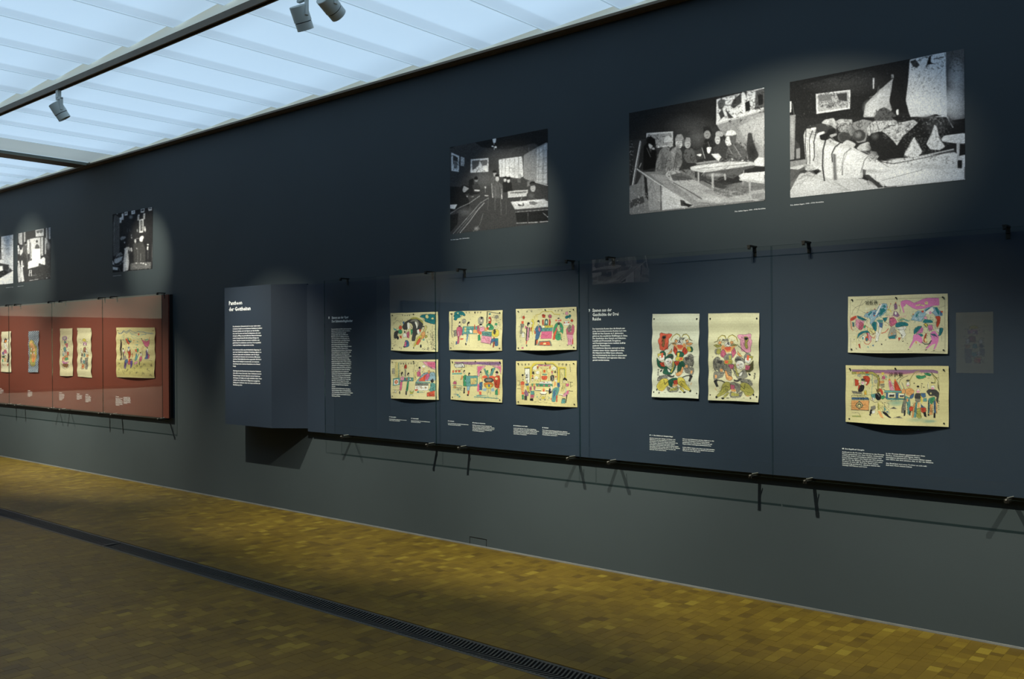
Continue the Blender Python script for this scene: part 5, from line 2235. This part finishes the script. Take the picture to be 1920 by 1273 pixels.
# ------------------------------------------------------------------ display boards
BZ0, BZ1 = .775, 2.116
def board(name, x0, x1, mat, label, right_edge=True, y=BOARD_Y, flip=1):
    t = empty(name, ((x0+x1)/2, WALL_Y, BZ0)); tag(t, label, 'display board')
    return t
def part(mb, name, mats, root, **k):
    o = mb.build(name, mats, None, **k); o.parent = root; o.location = -root.location; return o
blue = board('display_board', -6.80, 1.6, M['navy'], 'long navy blue display board behind glass, bearing opera and battle prints')
part(MB().box(-6.80, 1.6, BOARD_Y, BOARD_Y+.012, BZ0, BZ1), 'front_panel', M['navy'], blue)
part(MB().box(-6.79, 1.6, BOARD_Y+.012, WALL_Y-.001, BZ0+.001, BZ1-.004), 'back_box', M['black'], blue)
intro = empty('introduction_panel', (-7.47, WALL_Y, .80)); tag(intro, 'deep navy panel with white text, jutting from the wall left of the glazed board', 'display board')
pb, pt = .802, 2.126
part(MB().prism([(-7.857, WALL_Y-.001), (-7.857, PANEL_Y), (-7.093, PANEL_Y), (-7.093, PANEL_Y+.012), (-7.845, PANEL_Y+.012), (-7.845, WALL_Y-.001)], pb, pt), 'front_panel', M['navy'], intro)
part(MB().prism([(-7.093, PANEL_Y), (-6.80, BOARD_Y), (-6.80, BOARD_Y+.014), (-7.093, PANEL_Y+.016)], pb, pt), 'slanted_panel', M['navy'], intro)
part(MB().prism([(-7.84, WALL_Y-.001), (-7.84, PANEL_Y+.014), (-7.10, PANEL_Y+.014), (-6.83, BOARD_Y+.012), (-6.83, WALL_Y-.001)], pb+.002, pt-.006), 'back_box', M['black'], intro)
redb = board('display_board', -15.6, -9.25, M['red'], 'brick red display board behind glass at the left, with narrow scrolls')
part(MB().box(-15.6, -9.25, BOARD_Y, BOARD_Y+.012, BZ0, BZ1+.008), 'front_panel', M['red'], redb)
part(MB().box(-15.6, -9.235, BOARD_Y+.012, WALL_Y-.001, BZ0+.001, BZ1+.010), 'back_box', M['black'], redb)

# glass panes on black clips
def pane(x0, x1, clips, label, group):
    t = empty('glass_pane', ((x0+x1)/2, GLASS_Y, .769)); tag(t, label, 'glass pane', group)
    g = MB(); a, b2, y0, y1, z0, z1 = x0+.003, x1-.003, GLASS_Y-.004, GLASS_Y+.004, .769, 2.133
    g.box(a, b2, y0, y1, z0, z1); g.m = [1, 1, 0, 1, 0, 1]
    part(g, 'glass_sheet', [M['glass'], M['glass_edge']], t)
    for cx in clips:
        k = MB()                                       # upper clip: foot on the board, arm over the glass, hook in front
        k.box(cx-.010, cx+.010, BOARD_Y-.003, BOARD_Y-.0005, 2.082, 2.118).box(cx-.010, cx+.010, GLASS_Y-.022, BOARD_Y+.010, 2.137, 2.146)
        k.box(cx-.010, cx+.010, BOARD_Y-.010, BOARD_Y-.001, 2.110, 2.138).box(cx-.008, cx+.008, GLASS_Y-.022, GLASS_Y-.010, 2.120, 2.138).tube((cx, GLASS_Y-.030, 2.127), (cx, GLASS_Y-.004, 2.127), .0045, n=8)
        part(k, 'upper_clip', M['rail'], t)
        k = MB()                                       # lower clip: bar from the wall, glass resting in its notch
        k.box(cx-.010, cx+.010, GLASS_Y-.020, WALL_Y-.001, .755, .766).box(cx-.010, cx+.010, GLASS_Y-.020, GLASS_Y-.010, .766, .775)
        part(k, 'lower_clip', M['rail'], t)
        k = MB().tube((cx, GLASS_Y-.028, .772), (cx, GLASS_Y-.008, .772), .004, n=8).tube((cx, GLASS_Y+.006, .778), (cx+.02, GLASS_Y+.045, .782), .003, n=6)
        part(k, 'clip_screw', M['pin_silver'], t)
    return t
LB = ['leftmost glass pane of the navy board, over the first pair of opera prints', 'glass pane of the navy board over the four opera prints in the middle',
 'glass pane of the navy board over the two upright warrior prints', 'glass pane of the navy board over the two wide battle prints']
xb = [-6.468, -5.078, -3.683, -2.286, -.888, .51]
cl = [(-6.22, -5.17), (-4.82, -3.78), (-3.44, -2.42), (-2.085, -1.05), (-.69, .36)]
for i in range(4): pane(xb[i]+(0 if i else 0), xb[i+1], cl[i], LB[i], 'glass panes of the navy board')
pane(xb[4], xb[5], cl[4], 'glass pane of the navy board just outside the right edge of the picture', 'glass panes of the navy board')
LR = ['rightmost glass pane of the red board, over the square procession print', 'second glass pane from the right on the red board, over two pale scrolls',
 'glass pane of the red board over the blue patterned scroll', 'leftmost glass pane of the red board, over the scroll with a white-faced figure', 'glass pane of the red board left of the picture']
xr = [-9.262, -10.63, -12.0, -13.365, -14.74, -15.6]
cr_ = [(-10.40, -9.33), (-11.75, -10.70), (-13.13, -12.07), (-14.5, -13.42), (-15.4, -14.9)]
for i in range(5): pane(xr[i+1], xr[i], cr_[i], LR[i], 'glass panes of the red board')

# ------------------------------------------------------------------ the coloured prints, pinned to the boards
def pins(o, corners, n, root, y):
    spots = [(.045, .06), (.955, .06), (.96, .94), (.04, .94)]+([(.5, .045)] if n == 5 else [])
    for u, v in spots[:n]:
        x, z = lerp2(corners, u, v)
        part(MB().tube((x, y-.012, z), (x, y-.006, z), .0042, n=10).tube((x, y-.006, z), (x, y-.0008, z), .0015, n=6), 'pin', M['pin'], root)
K = 5.122/5.09
PR = [
 ('opera_cave', [(-5.631,1.825),(-5.078,1.821),(-5.081,1.504),(-5.628,1.516)], 'opera print of a dark cave with figures, top left of the six', 5, .020, 0),
 ('opera_garden', [(-4.955,1.820),(-4.404,1.815),(-4.412,1.514),(-4.958,1.518)], 'opera print with a pink-draped table under a leafy tree, top middle of six', 5, .018, 0),
 ('opera_altar', [(-4.275,1.819),(-3.725,1.818),(-3.728,1.520),(-4.273,1.516)], 'opera print of a pink-fronted altar with red vases, top right of the six', 5, .026, 0),
 ('opera_bedchamber', [(-5.635,1.439),(-5.081,1.445),(-5.075,1.127),(-5.632,1.119)], 'opera print with a reclining red figure on a bed, bottom left of six', 5, .024, 0),
 ('opera_canopy_bed', [(-4.947,1.446),(-4.408,1.449),(-4.413,1.129),(-4.944,1.134)], 'opera print with violet canopy and round cauldron, bottom middle of six', 5, .010, 0),
 ('opera_hall', [(-4.279,1.438),(-3.728,1.445),(-3.726,1.123),(-4.276,1.122)], 'opera print of a yellow-arched hall with a red lantern, bottom right of six', 5, .018, 0),
 ('guard_red', [(-3.117,1.754),(-2.777,1.747),(-2.783,1.216),(-3.122,1.215)], 'upright pale print of mounted warriors with a bright red flag', 4, .004, .0012),
 ('guard_pink', [(-2.715,1.747),(-2.376,1.741),(-2.383,1.208),(-2.715,1.209)], 'upright cream print of mounted warriors with a faded pink flag', 4, .004, .0012),
 ('battle_bridge', [(-1.848,1.818),(-1.328,1.815),(-1.328,1.500),(-1.850,1.505)], 'wide battle print with pink horse and pink banner, upper of the right pair', 5, .018, 0),
 ('battle_court', [(-1.863,1.433),(-1.325,1.435),(-1.327,1.116),(-1.865,1.116)], 'wide print of bearded officials at court, lower of the right pair', 5, .034, 0),
 ('procession', [(-10.349,1.782),(-9.459,1.768),(-9.478,1.210),(-10.344,1.205)], 'almost square print of a horseman procession on the red board', 2, .022, .004),
 ('scroll_ancestors', [(-11.347,1.792),(-10.978,1.786),(-10.973,1.186),(-11.349,1.192)], 'narrow pale scroll with rows of grey figures, right of the pale pair', 2, .006, .007),
 ('scroll_boat', [(-11.825,1.792),(-11.472,1.790),(-11.481,1.196),(-11.842,1.190)], 'narrow cream scroll with a pink boat low down, left of the pale pair', 2, .012, .007),
 ('scroll_blue_lattice', [(-12.795,1.771),(-12.460,1.774),(-12.485,1.227),(-12.787,1.222)], 'narrow scroll with a blue and white lattice ground on the red board', 2, .004, .006),
 ('scroll_official', [(-13.687,1.776),(-13.365,1.779),(-13.366,1.213),(-13.715,1.215)], 'narrow cream scroll at the far left behind a glass joint', 2, .004, .010),
]
for i, (key, cs, label, npin, bulge, wav) in enumerate(PR):
    cs = [(x*K, EYE+(z-EYE)*K) for x, z in cs]
    cx = sum(c[0] for c in cs)/4; cz = sum(c[1] for c in cs)/4
    root = empty('woodblock_print', (cx, BOARD_Y, min(c[1] for c in cs))); tag(root, label, 'print', 'prints on the navy board' if i < 10 else 'prints on the red board')
    o = sheet('paper_sheet', key, cs, BOARD_Y-.001, None, bulge, wav, i, dimk=.56 if i < 10 else .46); o.parent = root; o.location = -root.location
    pins(o, cs, npin, root, BOARD_Y-.001)
    if key in ('battle_bridge', 'battle_court'):
        s = '坡板長' if key == 'battle_bridge' else '沙長戰'
        u, v = (.185, .085) if key == 'battle_bridge' else (.435, .115)
        x, z = lerp2(cs, u, v)
        t = lettering('title', [s], x, z-.020, .04, .026, BOARD_Y-.010, None, width=.066 if key == 'battle_bridge' else .075, mat='ink'); t.parent = root; t.location = -root.location

# ------------------------------------------------------------------ black and white photographs stuck on the wall, with their captions
PH = [
 ('photo_tearoom', [(-5.013,3.124),(-4.033,3.118),(-4.034,2.440),(-5.015,2.435)], 'black and white photograph of people in a dim tea room, nearly square', (-5.013, 2.393, 'LEFT', .20)),
 ('photo_table', [(-3.338,3.112),(-2.374,3.103),(-2.374,2.420),(-3.339,2.428)], 'black and white photograph of men in caps around a low table', (-2.572, 2.377, 'LEFT', .20)),
 ('photo_sleepers', [(-2.213,3.106),(-1.261,3.100),(-1.260,2.413),(-2.215,2.420)], 'black and white photograph of people asleep on a raised platform', (-2.215, 2.379, 'LEFT', .20)),
 ('photo_doorway', [(-10.588,3.130),(-9.645,3.123),(-9.664,2.430),(-10.595,2.440)], 'dark photograph with white paper tags along the top, above the red board', (-10.589, 2.400, 'LEFT', .20)),
 ('photo_altar_stall', [(-13.333,3.130),(-12.281,3.126),(-12.292,2.452),(-13.344,2.446)], 'black and white photograph of a market stall with a white cloth', (-13.345, 2.402, 'LEFT', .20)),
 ('photo_street', [(-14.43,3.142),(-13.477,3.130),(-13.489,2.451),(-14.43,2.450)], 'black and white street photograph cut by the left edge of the picture', (-13.74, 2.402, 'LEFT', .25)),
]
for key, cs, label, (cx, cz, al, wd) in PH:
    root = empty('wall_photograph', (cs[3][0]*.5+cs[2][0]*.5, WALL_Y, cs[3][1])); tag(root, label, 'photograph', 'photographs on the wall')
    o = sheet('photographic_paper', key, cs, WALL_Y+.0022, None, dimk=.9); o.parent = root; o.location = -root.location
    t = lettering('caption', ['Père Arthur Segers, 1904 – 1918, Nordchina'], cx, cz-.006, .02, .0105, WALL_Y-.0006, None, width=wd, bold=.012); t.parent = root; t.location = -root.location

# ------------------------------------------------------------------ wall text
def on(root, *a, **k):
    t = lettering(*a, **k, parent=None); t.parent = root; t.location = -root.location; return t
TY = BOARD_Y-.0006
on(intro, 'heading', ['Pantheon', 'der Gottheiten'], -7.782, 1.957, .0585, .052, PANEL_Y-.0006, width=.362, bold=.018)
P1 = """Die chinesische Götterwelt wird von einer selten weiter-
reichenden Anzahl von verschiedenen Gottheiten bevölkert.
Darunter befinden sich viele Figuren aus dem Buddhis-
mus, dem Daoismus und dem Konfuzianismus, aber auch
eine grosse Menge an personifizierten Naturerscheinungen
sowie Schutzgottheiten für alle wichtigen Belange des
Lebens. Daneben konnten besonders vorbildliche oder
gefürchtete Persönlichkeiten nach ihrem Tod vergöttlicht
und in das Pantheon aufgenommen werden.

Die Gottheiten bilden eine Art himmlische Regierung, die
nach dem Vorbild der weltlichen Verwaltung aufgebaut ist.
An deren Spitze steht der Jadekaiser, dem die übrigen
unterstellt sind. Darunter sind verschiedene Ministerien
mit ihren Zuständigkeitsbereichen angesiedelt. Auf lokaler
Ebene ist der Stadtgott verantwortlich, der wiederum
die Anliegen jedes einzelnen Haushaltes an den Himmel
bringt.

Allerdings hat die Hierarchie des chinesischen Pantheons
keine allzu strenge Systematik. Diese Gottheiten besassen
Entsprechungen und sehr allgemein wurden Funktionen
übertragen sich häufig, und es gibt erhebliche lokale Unter-
schiede in der Götterwelt. Im Allgemeinen spiegelt die
Stellung der Gottheiten daran die Sorgen und Nöte der
Bevölkerung wider.""".split('\n')
on(intro, 'body_text', P1, -7.718, 1.742, .02245, .0186, PANEL_Y-.0006, width=.487, bold=.014)
on(blue, 'section_number', ['8'], -6.492, 1.797, .03, .031, TY, bold=.02)
on(blue, 'heading', ['Szenen aus der Oper', 'Der Schmetterlingsbecher'], -6.446, 1.797, .0325, .031, TY, width=.286, bold=.02)
P8 = """Diese Geschichte über Mord, Liebe und gerechte
Strafe war in Nordchina populär und wurde in
mehreren Theaterfassungen gespielt.
Sie beginnt damit, dass ein wohlhabender
Mandarin und Sohn des Militärgouverneurs
einen armen Fischer im Drachenpavillon, bis
dieser stirbt. Ein junger, unbeteiligter Passant,
Tian Yuchuan stellt den Mörder zur Rede
und es kommt zum Kampf zwischen den
beiden. Wenig später erliegt der Mandarin seinen
Verletzungen, und Tian Yuchuan wird im
Schmetterlings gesucht. Auf seiner Flucht findet er
Unterschlupf bei der Tochter des Fischers, und
die beiden verlieben sich. Als Zeichen seiner
Liebe schenkt Tian Yuchuan dem Mädchen einen
alten Becher. Darauf tanzen Schmetterlinge.
Wenn man Wein einschenkt, fliegen sie Blüten
zwischen den Schalen umher. Tochter und Vater
suchen Gerechtigkeit vor Gericht und finden sie
schliesslich in der Verwaltung der Provinz. Der
Gouverneur nimmt sich des Falles persönlich an.
Kurz darauf erhält Tian Yuchuan den Auftrag,
in den Krieg zu ziehen, und er gewinnt die
Schlacht. Der Gouverneur verspricht ihm darauf
seine Tochter zur Frau. In der Hochzeitsnacht
offenbart sich der Bräutigam als der Gesuchte,
sie verspricht ihm zu helfen. Die Tochter klagt
beim Vater, und nach langem Hin und Her
verzeiht der Gouverneur dem jungen Mann. So
endet das Schauspiel mit einer doppelten
Hochzeit.
Die Braut und der Held wurden in den Jahren
darauf zu beliebten Figuren auf Neujahrsbildern
oder Fensterbildern, die heute mit grosser Vorliebe
noch immer gedruckt und verkauft werden in
Shandong und Hebei.""".split('\n')
on(blue, 'body_text', P8, -6.452, 1.700, .01695, .0148, TY, width=.288, bold=.014)
on(blue, 'section_number', ['9'], -3.652, 1.782, .03, .031, TY, bold=.014)
on(blue, 'heading', ['Szenen aus der', 'Geschichte der Drei', 'Reiche'], -3.618, 1.782, .0298, .031, TY, width=.214, bold=.014)
P9 = """Der historische Roman über die Kämpfe zwi-
schen drei konkurrierenden Reichen nach dem
Zerfall der Han-Dynastie im 3. Jahrhundert
gehört zu den populärsten Erzählungen in China.
Die Geschichten über Kämpfe und Schlachten,
Loyalität und Freundschaft, Kriegslisten
und Verschwörungen boten reichlich Stoff für
packende Theaterstücke.
Die beliebtesten Episoden sind auch in Holz-
schnitten immer wieder dargestellt worden.
Die folgenden vier Bilder lassen erkennen,
wie verschiedenartig eine Szene in unterschied-
lichen Werkstätten und regionalen Stilen um-
gesetzt werden konnte.""".split('\n')
on(blue, 'body_text', P9, -3.618, 1.660, .01650, .0150, TY, width=.285, bold=.010)
W = ('Die beiden Bilder zeigen eine Szene aus dem zweiten Akt, in der der Beamte den Brief liest und seine Tochter zu sich ruft. '
 'Auf dem Tisch stehen Schreibzeug und Becher, daneben wartet das Gefolge mit Fahnen und Schwertern auf den Aufbruch in die Provinz. '
 'Werkstatt in der Provinz Shanxi, gesammelt von Otto Fischer, Holzschnitt auf Papier, frühes zwanzigstes Jahrhundert.').split()
def filler(n, chars, k):
    i = k*5; out = []
    for r in range(n):
        s = ''
        while len(s)+len(W[i % len(W)]) < chars: s += W[i % len(W)]+' '; i += 1
        out.append(s.strip())
    out[-1] = out[-1][:max(8, int(chars*.55))].strip()
    return out
CAP = [(-5.658, 2, .21, '81  Drachenpavillon'), (-5.395, 2, .215, '82  Zusammenkunft'), (-4.978, 2, .22, '83  Der Besuch'), (-4.717, 5, .225, '84  Im Hause des Gouverneurs'),
 (-4.307, 5, .24, '85  Ein Gelehrter in der Familie'), (-4.037, 4, .245, '86  Hochzeit'), (-3.146, 8, .225, '87, 1 – Die Schlacht am Changban-Hügel'), (-2.902, 7, .225, ''),
 (-1.887, 8, .232, '88  Der Angriff auf Changsha'), (-1.648, 6, .245, '')]
for i, (x, n, wd, head) in enumerate(CAP):
    k = 5.135/5.1; x *= k
    if head: on(blue, 'caption_heading', [head], x, .957, .02, .0105, TY, bold=.016)
    ls = filler(n, 50, i)
    if not head: ls = ls[:4]+['']+ls[4:]
    on(blue, 'caption', ls, x, (.939 if head else .948), .0107, .0093, TY, width=wd, bold=.012)
CAPR = [(-10.382, 8, .17, 1), (-10.195, 7, .17, 0), (-11.876, 7, .15, 1), (-11.383, 5, .15, 1), (-11.150, 7, .15, 1), (-12.834, 6, .15, 1), (-13.78, 5, .15, 1)]
for i, (x, n, wd, head) in enumerate(CAPR):
    k = 5.135/5.1; x *= k
    if head: on(redb, 'caption_heading', ['9%d  Neujahrsbild' % i], x, .970, .02, .0115, TY, bold=.016)
    on(redb, 'caption', filler(n, 38, i+3), x, .952-(0 if head else -.018), .0118, .0100, TY, width=wd, bold=.012)

# ------------------------------------------------------------------ cast iron floor grilles in the channel
MB().box(X0, X1, G0+.001, G1-.001, -.088, -.084).box(X0, X1, G0+.001, G0+.006, -.088, -.02).box(X0, X1, G1-.006, G1-.001, -.088, -.02).build('floor_channel', M['trough'], floor)
SP = .0252
def slat_poly(x): 
    w2 = .0052; a, b2, c = G1-.022, G0+.072, G0+.020
    return [(x-w2-.002, c), (x+w2-.002, c), (x+w2+.024, b2), (x+w2-.006, a), (x-w2-.006, a), (x-w2+.024, b2)]
def grille(x0, x1, label, as_parts, group='iron floor grilles'):
    t = empty('floor_grille', ((x0+x1)/2, (G0+G1)/2, -.02)); tag(t, label, 'floor grille', group)
    part(MB().box(x0+.002, x1-.002, G1-.024, G1-.003, -.020, -.001), 'frame_bar', M['iron'], t, bevel=.0012)
    part(MB().box(x0+.002, x1-.002, G0+.003, G0+.022, -.020, -.001), 'frame_bar', M['iron'], t, bevel=.0012)
    part(MB().box(x0+.002, x0+.016, G0+.02, G1-.02, -.020, -.001).box(x1-.016, x1-.002, G0+.02, G1-.02, -.020, -.001), 'end_bar', M['iron'], t)
    n = int((x1-x0-.05)/SP)
    if as_parts:
        me = MB().prism(slat_poly(0), -.018, -.0015).mesh('slat', [M['iron']])
        for i in range(min(n, 300)):
            o = bpy.data.objects.new('slat', me); C.objects.link(o); o.parent = t; o.location = Vector((x1-.04-i*SP, 0, 0))-t.location
    else:
        mb = MB()
        for i in range(n): mb.prism(slat_poly(x1-.04-i*SP), -.018, -.0015)
        o = part(mb, 'slats', M['iron'], t); o['kind'] = 'stuff'
grille(G_SPLIT, G_SPLIT+7.6, 'long black chevron-slatted floor grille running to the lower right', True)
grille(G_SPLIT-7.6, G_SPLIT, 'farther black floor grille beyond the joint, at the left edge', False)

# ------------------------------------------------------------------ what the glass mirrors: the far side of the room
def mirror_board(name, x0, x1, y0, y1, mat, label):
    t = empty(name, ((x0+x1)/2, (y0+y1)/2, BZ0)); tag(t, label, 'display board')
    part(MB().box(x0, x1, y0, y1, BZ0, BZ1), 'front_panel', mat, t); return t
part_wall = MB().box(-8.75, -8.5, Y0, 2.45, 0, 3.2).build('wall_partition', M['grey_wall']); part_wall['kind'] = 'structure'
mirror_board('display_board', -8.498, -8.45, 1.05, 2.28, M['navy'], 'navy board on the partition behind the viewer, seen only as a reflection')
mirror_board('display_board', X0+.002, X0+.05, -.9, 4.6, M['red'], 'red board on the end wall, seen only reflected in the glass')
mirror_board('display_board', -3.0, 2.9, Y0+.002, Y0+.05, M['navy'], 'navy board on the opposite wall, seen only as a faint reflection')
def opposite_sheet(name, key, x0, x1, z0, z1, y, label, cat):
    root = empty(name, ((x0+x1)/2, y, z0)); tag(root, label, cat)
    o = sheet('paper_sheet', key, [(x1, z1), (x0, z1), (x0, z0), (x1, z0)], 0)   # turned to face +y
    me = o.data; n = len(me.vertices); co = np.zeros(n*3, np.float32); me.vertices.foreach_get('co', co); co = co.reshape(-1, 3); co[:, 1] = y-co[:, 1]; me.vertices.foreach_set('co', co.ravel()); me.update()
    o.parent = root; o.location = -root.location
opposite_sheet('woodblock_print', 'scroll_ancestors', -2.80, -2.42, 1.20, 1.88, Y0+.052, 'pale upright print on the opposite board, mirrored faintly in the right glass', 'print')
opposite_sheet('wall_photograph', 'photo_table', -7.84, -6.85, 2.43, 3.11, Y0+.002, 'photograph on the opposite wall, mirrored at the top of a glass pane', 'photograph')
